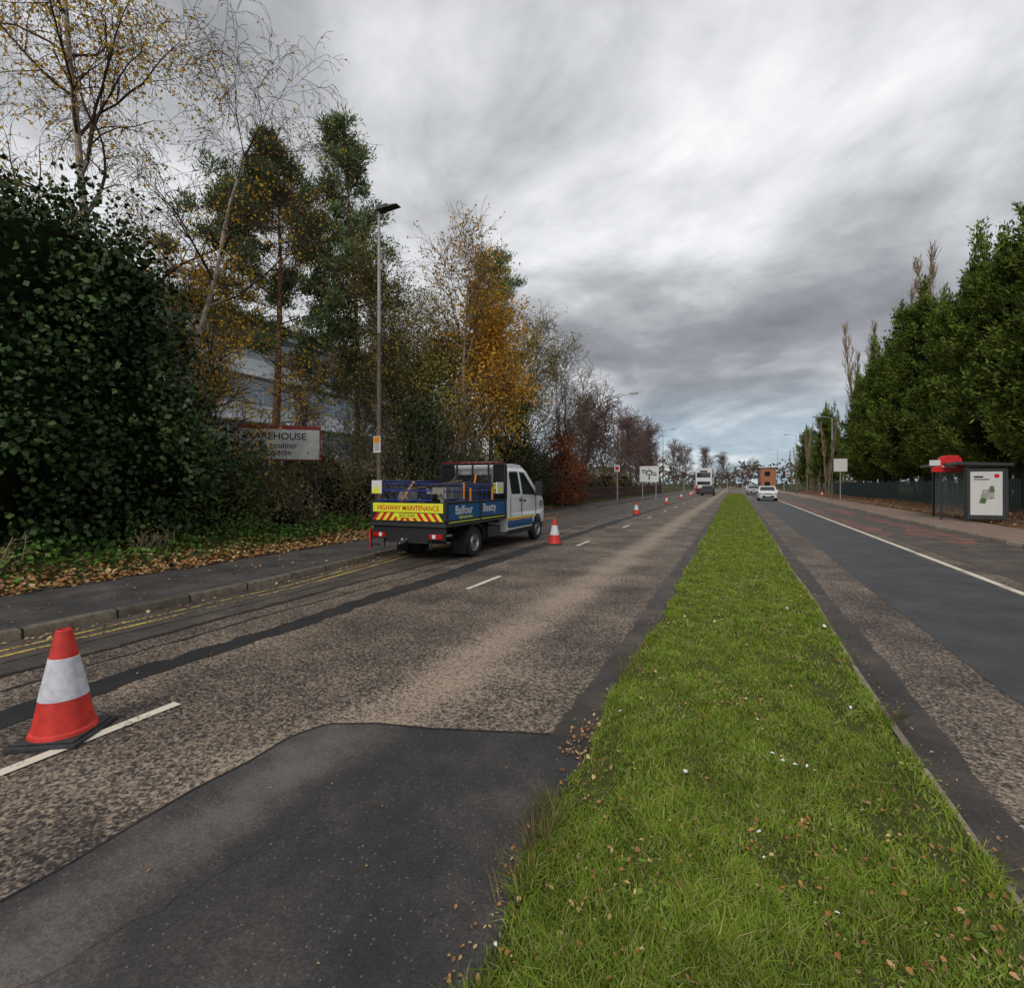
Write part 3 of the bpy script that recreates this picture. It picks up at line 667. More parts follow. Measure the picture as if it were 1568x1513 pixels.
CB=simple('cone_base',(.045,.045,.048),.8,var=.5,scale=20,bump=.3)
PW=simple('sign_white',(.72,.73,.72),.4,var=.07);PB_=simple('sign_black',(.02,.02,.02),.5)
RSH=simple('shelter_red',(.70,.015,.02),.35,var=.08)
def cone(loc,rz=0):
    b=MB()
    b.box(-.21,.21,-.21,.21,0.0,.03,CB);b.box(-.185,.185,-.185,.185,.03,.045,CB)
    b.lathe([(.045,.185,CR),(.065,.18,CR),(.075,.168,CR),(.27,.131,CR),(.272,.134,CW),(.535,.082,CW),(.537,.079,CR),(.70,.047,CR),(.715,.044,CR),(.72,.036,CR),(.68,.03,CB),(.5,.03,CB)],(0,0,0),CR,n=40)
    o=b.build('traffic_cone',loc,rz,normals=False)
    for p in o.data.polygons: p.use_smooth=len(p.vertices)==4 and abs(p.normal.z)<.9 and p.center.z>.05
    bv=o.modifiers.new('b','BEVEL');bv.width=.006;bv.segments=2;bv.limit_method='ANGLE';bv.angle_limit=1.2
for x,y,r in [(-4.14,1.82,.55),(-4.62,13.2,.3),(-4.95,27.7,.1),(-5.2,43,.5),(-5.45,58,.2),(-5.5,71,0),(-5.9,80,0),(10.0,73,.2)]:
    cone((x,y,.0 if x<0 else .1),r)
# ---------------------------------------------------------------- truck
tr=empty('highway_maintenance_truck',(-6.5,8.9,0))
def wheel(b,x,y,r=.35,w=.22,side=1):
    s=side
    b.lathe([(-.11*s,.18,RB),(-.11*s,r-.03,RB),(-.08*s,r,RB),(.08*s,r,RB),(.11*s,r-.03,RB),(.112*s,.225,RB),(.09*s,.215,SV),(.05*s,.2,SV),(.045*s,.13,SV),(.08*s,.1,SV),(.09*s,.06,DK),(.095*s,.001,DK)],(x,y,r),RB,'x',28)
    for k in range(10):
        a=k*.628;b.tube((x+.04*s,y+.165*math.cos(a),r+.165*math.sin(a)),(x+.058*s,y+.165*math.cos(a),r+.165*math.sin(a)),.018,BK,8)
def wf(y,z):
    w=1.0
    if z>1.3: w-=.16*min(1,(z-1.3)/.9)**1.2
    if z>2.12: w-=.04
    if y>5.3: w-=.14*((y-5.3)/.9)**1.6
    if z<.6: w-=.03
    return w
arch=lambda yc,r,n=10:[(yc+r*math.cos(math.pi*k/n),.38+r*math.sin(math.pi*k/n)) for k in range(n+1)]
cab=[(3.08,.42),(3.06,1.2),(3.10,2.0),(3.16,2.16),(3.3,2.22),(3.9,2.26),(4.35,2.24),(4.55,2.17),(5.28,1.52),(5.5,1.40),(5.9,1.27),(6.06,1.12),(6.14,.85),(6.16,.50),(6.1,.36),(5.76,.36)]+[p for p in arch(5.32,.42)]+[(4.88,.36),(4.8,.33),(3.3,.33)]
b=MB()
b.prism(cab,-.98,.98,W_,wf,cuts=(.6,.9,1.3,1.5,1.7,1.9,2.05,2.15))
b.build('cab',bevel=.012,parent=tr)
b=MB()
for s in (1,-1):
    def side(poly,m,o=.985,cuts=(1.5,1.7,1.9)):
        b.prism(poly,s*(o-.02),s*o,m,wf,cuts)
    side([(3.38,1.42),(3.40,1.98),(3.50,2.04),(4.0,2.05),(4.0,1.42)],BK,.984)
    side([(3.42,1.46),(3.45,1.95),(3.52,2.0),(3.96,2.01),(3.96,1.46)],GL,.990)
    side([(4.14,1.40),(4.14,2.04),(4.46,2.03),(5.12,1.45),(5.0,1.38)],BK,.984)
    side([(4.18,1.44),(4.18,2.0),(4.44,1.99),(5.03,1.46),(4.98,1.43)],GL,.990)
    for yy0 in (3.30,4.07,5.15): side([(yy0,.5),(yy0,1.4),(yy0+.012,1.4),(yy0+.012,.5)],BK,.986,(.6,.9,1.3))
    side([(3.9,1.22),(3.9,1.27),(4.03,1.27),(4.03,1.22)],BK,1.0,());side([(4.2,1.2),(4.2,1.25),(4.33,1.25),(4.33,1.2)],BK,1.0,())
    side([(3.1,.72),(3.1,.76),(4.95,.76),(4.95,.72)],OR,.988,());side([(3.1,.765),(3.1,.79),(5.0,.79),(5.0,.765)],YE,.988,())
    side([(3.1,.50),(3.1,.70),(4.86,.70),(4.89,.50)],BL,.988,(.6,))
    side([(3.1,.33),(3.1,.46),(4.86,.46),(4.86,.33)],BK,.992,())
    side([(5.78,.33),(5.74,.5),(6.1,.5),(6.1,.33)],BK,.992,())
    side([(5.72,1.0),(5.62,1.2),(5.9,1.17),(6.05,1.02)],SV,.992,())
    b.box(s*.98 if s>0 else -1.22,1.22 if s>0 else -.98,4.98,5.06,1.36,1.42,BK)
    b.box(1.04*s if s>0 else -1.24,1.24 if s>0 else -1.04,4.94,5.06,1.38,1.78,BK)
b.poly([(-.70,4.62,2.12),(.70,4.62,2.12),(.84,5.27,1.555),(-.84,5.27,1.555)],GL)
b.box(-.5,.5,3.045,3.055,1.5,1.95,GL)
b.box(-.8,.8,6.12,6.18,.6,.95,BK)
b.box(-.55,.55,3.3,3.5,2.255,2.31,SV)
b.build('cab_fittings',parent=tr)
b=MB()
for x in(-.4,.4): b.box(x-.04,x+.04,.1,5.6,.52,.68,BK)
b.box(-.8,.8,.25,.33,.40,.50,BK)
for y in (.6,1.3,2.2,2.8): b.box(-.85,.85,y,y+.08,.69,.76,BK)
b.tube((-.8,1.35,.36),(.8,1.35,.36),.06,BK)
b.box(-.85,-.45,2.0,2.8,.36,.66,BK);b.box(.5,.93,2.05,2.75,.38,.64,DK)
for s in (1,-1):
    wheel(b,s*.84,1.35,side=s);wheel(b,s*.60,1.35,side=s);wheel(b,s*.87,5.32,side=s)
    pr=[(1.35+.46*math.cos(math.pi*k/8),.36+.43*math.sin(math.pi*k/8)) for k in range(9)]+[(1.35+.43*math.cos(math.pi*k/8),.36+.40*math.sin(math.pi*k/8)) for k in range(8,-1,-1)]
    b.prism(pr,s*.72,s*.98,BK)
    b.box(.55 if s>0 else -.95,.95 if s>0 else -.55,.0,.06,.50,.66,BK)
    b.box(.58 if s>0 else -.9,.9 if s>0 else -.58,-.02,.0,.53,.63,RL)
    b.box(.66 if s>0 else -.74,.74 if s>0 else -.66,-.028,-.021,.54,.62,PW)
    b.box(s*.62-.012,s*.62+.012,-.005,.03,.3,.5,BK)
    b.box(.62 if s>0 else -.95,.95 if s>0 else -.62,.9,.93,.12,.42,RB)
b.box(-.55,.55,.0,.05,.42,.66,BK);b.tube((0,0,.5),(0,-.16,.46),.03,SV);b.lathe([(0,.02),(.03,.035),(.06,.03),(.08,.005)],(0,-.17,.47),SV,n=12)
b.box(-.95,.95,.05,.10,.62,.78,BK)
b.tube((-.12,.02,.42),(-.12,-.12,.42),.028,SV);
b.box(-1.0,-.7,-.02,0,.33,.37,BK)
b.box(-1.03,-.99,.0,.05,.25,.68,RE)
b.build('chassis',bevel=.006,parent=tr)
b=MB()
b.box(-1.0,1.0,0,3.0,.78,.84,DK)
for s in (1,-1):
    x0,x1=(.97,1.0) if s>0 else (-1.0,-.97)
    b.box(x0,x1,.04,2.9,.92,1.26,BL)
    b.box(x0-.005,x1+.005,.0,2.95,.84,.91,BK);b.box(x0-.008,x1+.008,.03,2.92,1.265,1.31,BK)
    for y in (0,1.47,2.9): b.box(x0-.012,x1+.012,y,y+.07,.84,1.34,BK)
    b.box(x0-.006,x1+.006,.08,2.85,.865,.885,YE)
b.box(-.93,.93,-.0,.03,.86,1.30,BK)
b.box(-.92,.92,-.008,-.003,1.08,1.28,YE)
for k in range(-5,5):
    w=.186;x0=k*w
    for q,mm in ((0,RE),(1,YE)):
        xa=x0+q*w/2;s=.13 if k<0 else -.13
        pa=[(xa,-.012,.90),(xa+w/2,-.012,.90),(xa+w/2+s,-.012,1.065),(xa+s,-.012,1.065)]
        pa=[(max(-.92,min(.92,p[0])),p[1]+(0.001*q),p[2]) for p in pa]
        b.poly(pa,mm)
b.box(-.28,.28,-.022,-.016,.965,1.06,YE)
b.box(-.96,-.93,-.01,.04,.8,1.34,DK);b.box(.93,.96,-.01,.04,.8,1.34,DK)
b.box(-1.0,1.0,-.012,.03,.78,.85,DK)
b.box(-1.0,1.0,2.93,2.98,.85,1.30,BK)
for x in np.linspace(-.97,.97,5): b.box(x-.02,x+.02,2.93,2.98,1.3,2.22,BK)
for z in np.linspace(1.35,2.2,16): b.box(-.97,.97,2.945,2.965,z,z+.022,BK)
b.box(-.99,.99,2.92,2.99,2.2,2.26,BK)
for x in np.linspace(-.85,.85,9): b.box(x-.07,x+.07,2.90,2.96,2.262,2.285,RL)
b.box(-1.0,-.6,2.99,3.03,1.3,2.2,BK);b.box(.6,1.0,2.99,3.03,1.3,2.2,BK)
b.build('dropside_bed',bevel=.004,parent=tr)
b=MB()
def rail(x,y0,y1,z0,z1,n=10,m=BLR):
    for z in (z0,(z0+z1)/2+.05,z1): b.tube((x,y0,z),(x,y1,z),.018,m,6)
    for k in range(n+1): yk_=y0+(y1-y0)*k/n; b.tube((x,yk_,z0),(x,yk_,z1),.010,m,5)
rail(.88,.1,2.7,1.3,1.68,12);rail(-.88,.1,2.7,1.3,1.76,12);rail(.74,.9,2.8,1.35,1.62,8);rail(-.6,.3,2.6,.95,1.7,10)
for z in (1.34,1.55,1.70): b.tube((-.9,.12,z),(.55,.12,z),.018,BLR,6)
for k in range(9): b.tube((-.9+k*.18,.12,1.3),(-.9+k*.18,.12,1.7),.010,BLR,5)
random.seed(8)
for k in range(22):
    x=random.uniform(-.62,.6);y=random.uniform(.35,2.6);z=random.uniform(.9,1.4);sx=random.uniform(.08,.24)
    b.box(x-sx,x+sx,y-.2,y+.2,z,z+random.uniform(.1,.28),random.choice([LOAD,TAR,BK,BLR,LOAD,GV,BK]))
b.box(.1,.62,.6,1.3,1.35,1.62,LOAD);b.box(-.5,.0,1.6,2.2,1.3,1.6,LOAD);b.box(.2,.75,1.9,2.6,1.3,1.72,BK)
b.tube((.2,.5,1.64),(.55,1.9,1.72),.05,BK);b.tube((-.6,.2,1.5),(.1,2.2,1.78),.025,TAR);b.tube((.6,.3,1.4),(-.3,2.6,1.9),.02,TAR)
for s in (-1,1):
    b.tube((s*.93,.15,.85),(s*.93,.15,1.75),.02,DK,6)
b.box(-1.0,-.72,.04,.055,1.48,1.78,PW);b.poly([(-.99,.035,1.49),(-.75,.035,1.49),(-.87,.035,1.69)],YE)
b.box(.80,.96,2.60,2.62,1.46,1.72,YE);b.poly([(1.003,2.45,1.5),(1.003,2.75,1.5),(1.003,2.60,1.72)],YE)
b.box(.97,1.0,2.42,2.80,1.45,1.74,PW)
b.tube((.97,2.2,1.3),(.97,2.2,1.62),.02,OR);b.tube((.9,1.2,1.3),(.9,1.2,1.6),.03,OR)
for p in [((.9,.9,1.35),(.9,.9,1.72)),((-.3,.2,1.3),(-.1,.4,1.75)),((.3,2.4,1.4),(.35,2.5,1.95))]: b.tube(p[0],p[1],.025,OR,6)
b.build('load',parent=tr,bevel=.006)
text('tail_lettering','HIGHWAY MAINTENANCE',.155,(-.80,-.0105,1.125),(math.pi/2,0,0),RE,tr,.001,.87)
text('plate_lettering','SN21 KXW',.085,(-.19,-.0235,.985),(math.pi/2,0,0),PB_,tr,.001)
text('side_lettering','Balfour',.27,(1.0035,.35,1.04),(math.pi/2,0,math.pi/2),PW,tr,.001)
text('side_lettering','Beatty',.27,(1.0035,1.65,1.04),(math.pi/2,0,math.pi/2),PW,tr,.001)
text('side_lettering','Highway services',.09,(1.0035,.5,.945),(math.pi/2,0,math.pi/2),YE,tr,.001)
# ---------------------------------------------------------------- cars
def car(name,loc,rz,paint,L=4.1,H=1.48,Wd=.88):
    b=MB()
    def w(y,z):
        k=1.0
        if z>.95: k-=.24*min(1,(z-.95)/(H-.95))**1.1
        e=min(y,L-y)
        if e<.6: k-=.16*((.6-e)/.6)**2
        return k
    ar=lambda yc,r,n=8:[(yc+r*math.cos(math.pi*k/n),.32+r*math.sin(math.pi*k/n)) for k in range(n+1)]
    p=[(0.05,.3),(0,.55),(.06,.78),(.35,.9),(.95,1.0),(1.65,1.40),(2.2,H),(2.9,H-.02),(3.55,H-.14),(3.95,1.0),(L-.02,.85),(L,.45),(L-.1,.25)]+ar(3.3,.37)+ar(.8,.37)[:]+[(.4,.25)]
    b.prism(p,-Wd,Wd,paint,w,cuts=(.5,.7,.95,1.1,1.25,1.4))
    for s in(1,-1):
        b.prism([(1.25,1.0),(1.8,1.36),(2.35,1.39),(2.35,1.0)],s*(Wd-.01),s*(Wd+.006),GL,w,(1.1,1.25))
        b.prism([(2.42,1.0),(2.42,1.39),(3.3,1.33),(3.6,1.02)],s*(Wd-.01),s*(Wd+.006),GL,w,(1.1,1.25))
        for y in (.8,3.3): b.lathe([(-.09*s,.15,RB),(-.09*s,.31,RB),(.09*s,.31,RB),(.10*s,.21,SV),(.07*s,.05,SV),(.07*s,.001,SV)],(s*(Wd-.1),y,.31),RB,'x',18)
        b.box(s*.66-.17,s*.66+.17,-.03,.16,.64,.78,SV)
        b.box(s*(Wd+.08)-.07,s*(Wd+.08)+.07,1.35,1.43,.98,1.1,paint)
    b.box(-.5,.5,-.035,.02,.34,.56,BK);b.box(-.42,.42,-.02,.02,.66,.74,BK);b.box(-.26,.26,-.045,-.036,.44,.53,PW)
    b.poly([(-.70,.99,1.04),(.70,.99,1.04),(.60,1.60,1.395),(-.60,1.60,1.395)],GL)
    b.poly([(-.60,3.60,1.34),(.60,3.60,1.34),(.70,3.96,1.02),(-.70,3.96,1.02)],GL)
    b.build(name,loc,rz,bevel=.015)
CG=simple('paint_car_grey',(.30,.32,.35),.3,var=.1)
car('white_hatchback_car',(3.0,55.5,0),0,W_)
car('silver_car',(2.6,84,0),0,CG)
car('dark_car',(-3.6,80,0),math.pi,DK)
car('white_car',(-5.2,116,0),math.pi,W_)
car('silver_car',(2.9,112,0),0,W_)
def bus(loc):
    b=MB();H=4.25
    b.box(-1.25,1.25,0,10.5,.32,H,W_)
    ob_m=simple('bus_lower_dark',(.10,.03,.05),.4)
    b.box(-1.255,1.255,-.02,10.4,.3,1.0,ob_m)
    b.box(-1.05,1.05,-.03,-.021,2.75,3.55,GL);b.box(-1.0,1.0,-.03,-.021,1.55,2.1,GL)
    b.box(-.6,.6,-.035,-.026,3.62,3.9,BK)
    for s in(1,-1):
        xa,xb=(1.25,1.262) if s>0 else (-1.262,-1.25)
        b.box(xa,xb,.3,10.2,2.75,3.6,GL);b.box(xa,xb,.6,9.6,1.35,2.2,GL)
        for y in np.arange(1.6,10,1.5): b.box(xa-.004,xb+.004,y,y+.08,1.35,3.6,W_)
        b.box(s*1.05-.12,s*1.05+.12,-.035,-.02,.7,1.5,RL)
        for y in(2.6,8.2): b.lathe([(-.12*s,.2,RB),(-.12*s,.48,RB),(.12*s,.48,RB),(.12*s,.28,SV),(.08*s,.001,SV)],(s*1.18,y,.48),RB,'x',20)
    b.box(-.3,.3,-.04,-.03,1.1,1.22,YE)
    b.build('double_decker_bus',loc,0,bevel=.06)
bus((-4.75,88,0))
# ---------------------------------------------------------------- street lamps
BR=simple('lamp_column_lower',(.15,.115,.085),.7,var=.4)
def lamp(loc,side=1,h=9.9,led=True,notice=False):
    b=MB()
    b.tube((0,0,0),(0,0,1.4),.10,BR,14);b.tube((0,0,1.4),(0,0,1.5),.10,BR,14,r1=.07)
    b.tube((0,0,1.5),(0,0,6.2),.068,BR,12,r1=.058);b.tube((0,0,6.2),(0,0,h),.055,GV,12,r1=.04)
    s=side
    if led:
        b.tube((0,0,h-.05),(s*.2,0,h),.03,DK,8)
        V=[(-.02*s,-.15,h-.02),(.75*s,-.12,h-.0),(.75*s,.12,h-.0),(-.02*s,.15,h-.02),(.0,-.09,h+.10),(.6*s,-.07,h+.06),(.6*s,.07,h+.06),(0,.09,h+.10)]
        b.add(V,[(0,1,2,3),(4,5,6,7),(0,1,5,4),(1,2,6,5),(2,3,7,6),(3,0,4,7)],DK)
        for k in range(6): b.box(min(.02*s,.0)+.06*k*s,.03*s+.06*k*s if s>0 else .0+.06*k*s,-.07,.07,h+.09,h+.14,DK)
    else:
        b.tube((0,0,h-.1),(s*.4,0,h+.1),.03,GV,8);b.tube((s*.4,0,h+.1),(s*1.2,0,h+.18),.03,GV,8)
        b.box(min(s*1.1,s*1.8),max(s*1.1,s*1.8),-.12,.12,h+.12,h+.26,GV)
    if notice:
        b.box(-.13,.13,-.10,-.085,2.55,3.05,PW);b.box(-.11,.11,-.105,-.101,2.85,3.03,OR)
        for z in (2.62,2.68,2.74,2.8): b.box(-.09,.09,-.105,-.101,z,z+.02,PB_)
        b.tube((0,0,2.6),(0,0,2.64),.075,SV);b.tube((0,0,2.95),(0,0,2.99),.075,SV)
    b.build('street_lamp',loc)
lamp((-9.95,12.2,.1),1,9.95,True,True)
lamp((-9.7,45,.1),1,9.5,False);lamp((-9.7,76,.1),1,9.4,False);lamp((-9.6,106,.1),1,9.4,False)
lamp((9.0,92,.1),-1,9.4,False);lamp((9.4,62,.1),-1,8.6,False);lamp((9,130,.1),-1,9.4,False)
# ---------------------------------------------------------------- signs
def board(name,loc,w,h,z,rz=0,marks=None,frame=None,posts=2,m=PW,pm=GV):
    b=MB()
    for x in ((-w*.35,w*.35) if posts==2 else (0,)): b.tube((x,.04,0),(x,.04,z+h/2),.04,pm,8)
    b.box(-w/2,w/2,-.015,0,z-h/2,z+h/2,frame or m);b.box(-w/2+.04,w/2-.04,-.02,-.016,z-h/2+.04,z+h/2-.04,m)
    for q in marks or []:
        b.box(q[0],q[1],-.026,-.0215,z+q[2],z+q[3],q[4] if len(q)>4 else PB_)
    b.build(name,loc,rz)
board('direction_sign',(-8.0,52,.1),1.9,1.6,2.6,0,[(-.06,.06,-.6,-.1),(-.25,.25,-.1,.0),(-.25,.25,.25,.35),(-.3,-.2,-.1,.35),(.2,.3,-.1,.35),(-.7,-.3,.1,.18),(.3,.7,.1,.18),(-.04,.04,.35,.6),(-.75,-.35,.3,.42),(.35,.75,-.15,-.03)])
board('blank_sign',(9.0,55,.1),1.1,1.2,3.35,.1,None,posts=1)
board('small_sign',(-9.7,44.7,.1),.5,.6,3.0,0,[(-.15,.15,-.15,.15,RE)],posts=1)
e=empty('premises_sign',(-13.1,11.3,.5),.75)
b=MB()
for x in(-.9,.9): b.tube((x,.05,0),(x,.05,3.0),.05,BK,8)
FR=simple('sign_frame_red',(.28,.03,.03),.5)
b.box(-1.2,1.2,-.02,.02,1.95,3.05,FR);b.box(-1.15,1.15,-.03,-.021,1.98,2.92,simple('sign_weathered',(.62,.62,.58),.6,var=.3,scale=3));b.build('board',parent=e)
text('sign_text','WAREHOUSE',.30,(-1.05,-.034,2.60),(math.pi/2,0,0),PB_,e)
text('sign_text','Trade counter',.25,(-.98,-.034,2.33),(math.pi/2,0,0),PB_,e)
text('sign_text','0131 555 0199',.2,(-.9,-.034,2.10),(math.pi/2,0,0),PB_,e)
def tlight(loc):
    b=MB();b.tube((0,0,0),(0,0,3.6),.06,GV,8);b.box(-.22,.22,-.12,.05,2.6,3.7,BK);
    for z,m in ((3.45,RL),(3.15,BK),(2.85,BK)):
        b.tube((0,-.12,z),(0,-.14,z),.11,m,12)
    b.build('traffic_light',loc)
for p in [(-1.2,93,0),(-8.2,92,.1),(1.2,97,0),(7.6,96,.1),(-8.3,118,.1)]: tlight(p)
# ---------------------------------------------------------------- bus shelter
b=MB();SG=simple('shelter_frame',(.045,.05,.055),.4,var=.15);X0,X1,Y0,Y1=8.75,10.1,26.6,30.6
GLS,nt,bb=base('shelter_glass');bb.inputs['Base Color'].default_value=(.5,.6,.58,1);bb.inputs['Roughness'].default_value=.05;bb.inputs['Alpha'].default_value=.25
for x,y in ((X1-.05,Y0),(X1-.05,Y0+2),(X1-.05,Y1),(X0+.1,Y1),(X0+.03,Y0)): b.box(x-.04,x+.04,y-.04,y+.04,.1,2.45,SG)
V=[(X0-.35,Y0-.2,2.50),(X1+.1,Y0-.2,2.42),(X1+.1,Y1+.2,2.42),(X0-.35,Y1+.2,2.50)]
b.add(V+[(v[0],v[1],v[2]+.12) for v in V],[(0,1,2,3),(4,5,6,7),(0,1,5,4),(1,2,6,5),(2,3,7,6),(3,0,4,7)],SG)
b.box(X1-.06,X1-.05,Y0+.05,Y0+1.95,.35,2.35,GLS);b.box(X1-.06,X1-.05,Y0+2.05,Y1-.05,.35,2.35,GLS);b.box(X0+.15,X1-.1,Y1-.005,Y1+.005,.35,2.35,GLS)
b.box(X1-.5,X1-.15,Y0+.5,Y1-.5,.55,.6,SG)
b.box(X0+.02,X1-.12,Y0-.12,Y0+.02,.25,2.32,SG)
b.box(X0+.12,X1-.22,Y0-.128,Y0-.121,.42,2.2,PW)
pk=simple('poster_green',(.12,.22,.08),.5,var=.6,scale=9);pg=simple('poster_grey',(.42,.42,.42),.5,var=.6,scale=7)
cx=(X0+X1)/2-.05
b.poly([(cx-.2,Y0-.133,1.0),(cx+.26,Y0-.133,1.1),(cx+.2,Y0-.133,1.55),(cx-.12,Y0-.133,1.45)],pg)
b.poly([(cx-.24,Y0-.136,.92),(cx-.04,Y0-.136,.88),(cx+.02,Y0-.136,1.08),(cx-.16,Y0-.136,1.15)],pk)
b.poly([(cx+.08,Y0-.137,1.38),(cx+.26,Y0-.137,1.35),(cx+.24,Y0-.137,1.6),(cx+.12,Y0-.137,1.62)],pk)
b.box(cx-.4,cx-.1,Y0-.134,Y0-.130,1.95,2.02,PB_);b.box(cx-.4,cx+.1,Y0-.134,Y0-.130,1.86,1.90,PB_);b.box(cx+.25,cx+.4,Y0-.134,Y0-.130,1.95,2.1,RSH)
b.build('bus_shelter',bevel=.008)
b=MB()
b.tube((8.35,27.9,.1),(8.35,27.9,2.7),.045,SG,10)
pr=[(-.55+.0,2.22),(.45,2.22),(.5,2.27),(.5,2.8),(.35,2.95),(-.1,2.95),(-.3,2.86),(-.36,2.7),(-.36,2.45),(-.55,2.42)]
b.add([(8.55+p[0],27.84,p[1]) for p in pr]+[(8.55+p[0],27.96,p[1]) for p in pr],[list(range(10)),list(range(19,9,-1))]+[(k,(k+1)%10,10+(k+1)%10,10+k) for k in range(10)],RSH)
b.box(7.9,8.3,27.80,27.83,2.5,2.75,PW);b.box(8.35,8.85,27.80,27.83,2.42,2.5,PW)
b.build('bus_stop_flag',bevel=.02)
# ---------------------------------------------------------------- fences
b=MB();FG=simple('fence_green',(.02,.06,.045),.5,var=.4)
for k in range(330):
    y=31+k*.155;b.box(12.2,12.22,y,y+.05,.3,1.9+.06*math.sin(k*.37),FG)
for z in(.6,1.7): b.box(12.225,12.26,31,82,z,z+.05,FG)
b.build('palisade_fence')
b=MB();FB=simple('fence_brown',(.12,.06,.045),.8,var=.4)
for k in range(190):
    y=38+k*.28;b.box(-11.9,-11.88,y,y+.14,.2,1.45,FB)
for z in (.5,1.2): b.box(-11.875,-11.84,38,91,z,z+.07,FB)
b.build('timber_fence')
# ---------------------------------------------------------------- buildings
def office(loc,D,Wd,H,floors):
    e=empty('glass_office_building',loc)
    CL=simple('cladding_pale',(.66,.69,.73),.5,var=.12,scale=.4);GB=simple('window_glass',(.26,.33,.39),.1,var=.4,scale=.5,spec=.8)
    b=MB();b.box(-Wd,0,0,D,0,H,CL);b.build('walls',parent=e)
    b=MB();fh=H/floors
    for k in range(floors):
        z=k*fh+.9
        for j in range(int(D/1.5)):
            y=.3+j*1.5;b.box(.002,.03,y,y+1.35,z,z+fh-1.5,GB)
        for j in range(int(Wd/1.5)):
            x=-Wd+.3+j*1.5;b.box(x,x+1.35,-.03,-.002,z,z+fh-1.5,GB)
        b.box(.031,.5,-.2,D+.2,z+fh-1.45,z+fh-1.35,W_)
    b.build('windows',parent=e)
    b=MB();b.box(-Wd-.3,.6,-.4,D+.4,H,H+.35,DK);b.box(-Wd+3,-4,5,D-8,H+.35,H+2.2,CL);b.build('roof',parent=e)
office((-34,14,0),38,14,14.0,4)
def shed(name,loc,w,d,h,m,roofm,win=True):
    e=empty(name,loc);b=MB();b.box(-w/2,w/2,0,d,0,h,m);b.build('walls',parent=e)
    b=MB();V=[(-w/2-.3,-.3,h),(w/2+.3,-.3,h),(w/2+.3,d+.3,h),(-w/2-.3,d+.3,h),(-w/2-.3,d/2,h+w*.12),(w/2+.3,d/2,h+w*.12)]
    b.add(V,[(0,1,5,4),(2,3,4,5),(0,4,3),(1,2,5),(0,3,2,1)],roofm);b.build('roof',parent=e)
    b=MB()
    for fl in range(max(1,int(h/3))):
        for k in range(int(w/3)):
            x=-w/2+1+k*3;b.box(x,x+1.4,-.04,-.005,fl*3+1,fl*3+2.3,GL)
        for k in range(int(d/3)):
            y=1+k*3;b.box(-w/2-.04,-w/2-.005,y,y+1.4,fl*3+1,fl*3+2.3,GL)
    b.build('windows',parent=e)
BRK=simple('brick_orange',(.36,.15,.08),.85,var=.3,scale=3);SLT=simple('roof_slate',(.09,.085,.085),.8)
shed('brick_building',(9.0,165,0),4.0,22,6.4,BRK,SLT)
shed('pale_warehouse',(44,40,0),30,45,6,simple('cladding_white',(.55,.57,.6),.6,var=.1,scale=.5),SLT)
shed('rendered_house',(-40,170,0),14,9,6,simple('render_cream',(.45,.4,.33),.8),SLT)
# ---------------------------------------------------------------- world
w=bpy.data.worlds.new('World');scene.world=w;w.use_nodes=True;nt=w.node_tree
for n_ in list(nt.nodes): nt.nodes.remove(n_)
out=nt.nodes.new('ShaderNodeOutputWorld')
sel=math.radians(38);az=math.radians(180)
sky=nd(nt,'ShaderNodeTexSky',sky_type='NISHITA',sun_disc=False);sky.sun_elevation=sel;sky.air_density=1;sky.dust_density=1
bg1=nd(nt,'ShaderNodeBackground',{'Color':sky.outputs[0],'Strength':.09})
D=nt.nodes.new('ShaderNodeTexCoord').outputs['Generated'];sp=nd(nt,'ShaderNodeSeparateXYZ',{0:D})
z=math_(nt,'MAXIMUM',sp.outputs[2],0.0);zz=math_(nt,'ADD',z,.28)
pv=nd(nt,'ShaderNodeCombineXYZ',{0:math_(nt,'DIVIDE',sp.outputs[0],zz),1:math_(nt,'DIVIDE',sp.outputs[1],zz),2:math_(nt,'MULTIPLY',z,1.2)}).outputs[0]
n1=noise(nt,pv,1.25,6,.54,.35);n2=noise(nt,pv,4.2,4,.6,.2)
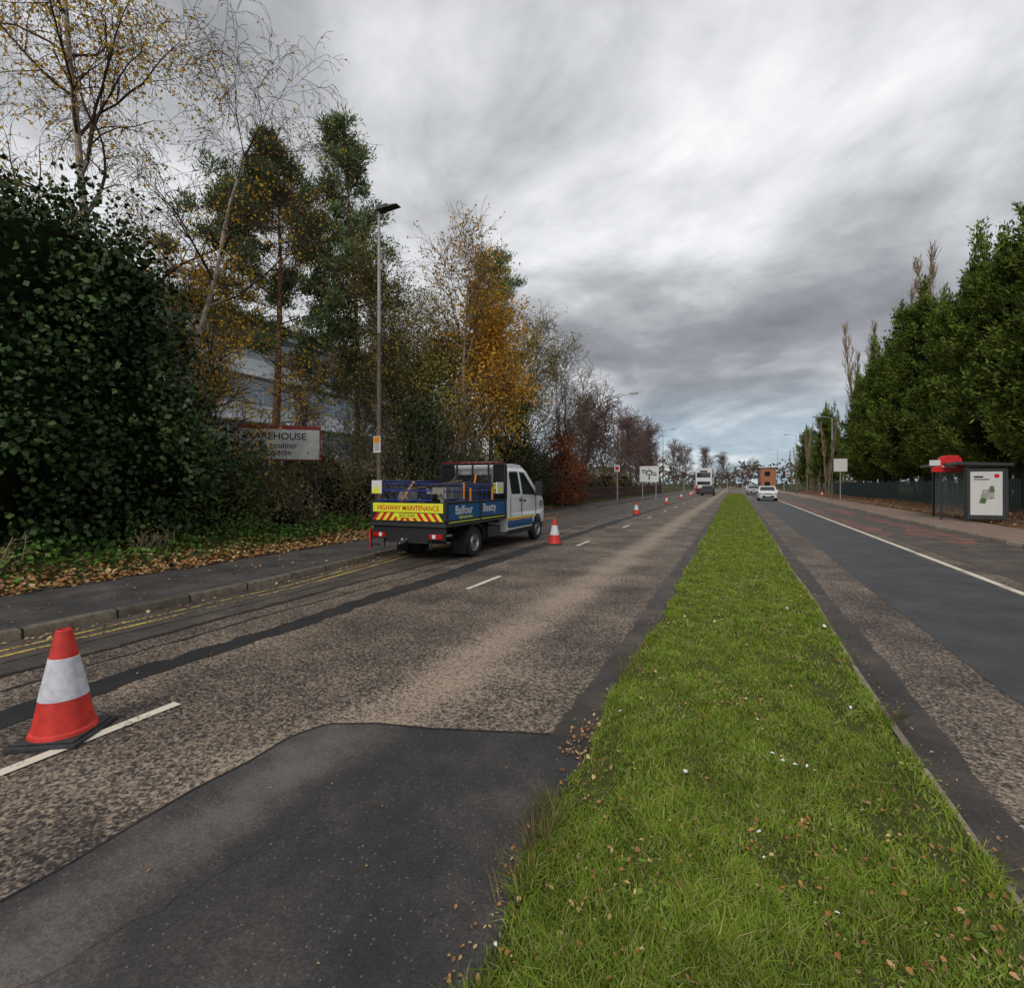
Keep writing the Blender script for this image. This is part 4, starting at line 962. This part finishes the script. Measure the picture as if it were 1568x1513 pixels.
f=math_(nt,'ADD',math_(nt,'MULTIPLY',n1,.82),math_(nt,'MULTIPLY',n2,.18))
f=math_(nt,'ADD',math_(nt,'MULTIPLY',math_(nt,'SUBTRACT',f,.5),1.35),.49)
lf=nd(nt,'ShaderNodeVectorMath',{0:D,1:(-.80,.25,.55)},operation='DOT_PRODUCT').outputs['Value']
f=math_(nt,'ADD',f,math_(nt,'MULTIPLY',smooth(nt,lf,.35,.95),.12))
f=math_(nt,'ADD',f,math_(nt,'MULTIPLY',smooth(nt,z,.45,.75),.09))
cl=ramp(nt,f,[(.28,(.18,.188,.205)),(.42,(.27,.28,.30)),(.53,(.42,.43,.45)),(.64,(.63,.64,.66)),(.78,(.88,.89,.90))])
hz=ramp(nt,f,[(.36,(.24,.31,.39)),(.50,(.38,.48,.58)),(.62,(.80,.84,.88))])
cl2=mix(nt,smooth(nt,z,.03,.20),hz,cl)
bg2=nd(nt,'ShaderNodeBackground',{'Color':cl2,'Strength':1.18})
cov=math_(nt,'ADD',math_(nt,'MULTIPLY',smooth(nt,z,.02,.25),.20),.76)
ms=nd(nt,'ShaderNodeMixShader',{0:cov,1:bg1.outputs[0],2:bg2.outputs[0]})
nt.links.new(ms.outputs[0],out.inputs[0])
sl=bpy.data.lights.new('sun','SUN');sl.energy=1.5;sl.angle=math.radians(18);sl.color=(1,.94,.86)
so=bpy.data.objects.new('sun',sl);col.objects.link(so)
dv=Vector((math.sin(az)*math.cos(sel),math.cos(az)*math.cos(sel),math.sin(sel)))
sky.sun_rotation=math.atan2(dv.x,dv.y)
so.rotation_euler=dv.to_track_quat('Z','Y').to_euler()
# ---------------------------------------------------------------- camera
cd=bpy.data.cameras.new('camera');cd.sensor_width=36;cd.lens=17.45;cd.shift_y=-.0099;cd.clip_end=6000;cd.clip_start=.05
co=bpy.data.objects.new('camera',cd);co.location=(0,0,1.7);co.rotation_euler=(math.radians(90),0,math.radians(24.2));col.objects.link(co)
scene.camera=co
scene.view_settings.view_transform='Standard';scene.view_settings.look='None';scene.view_settings.exposure=0
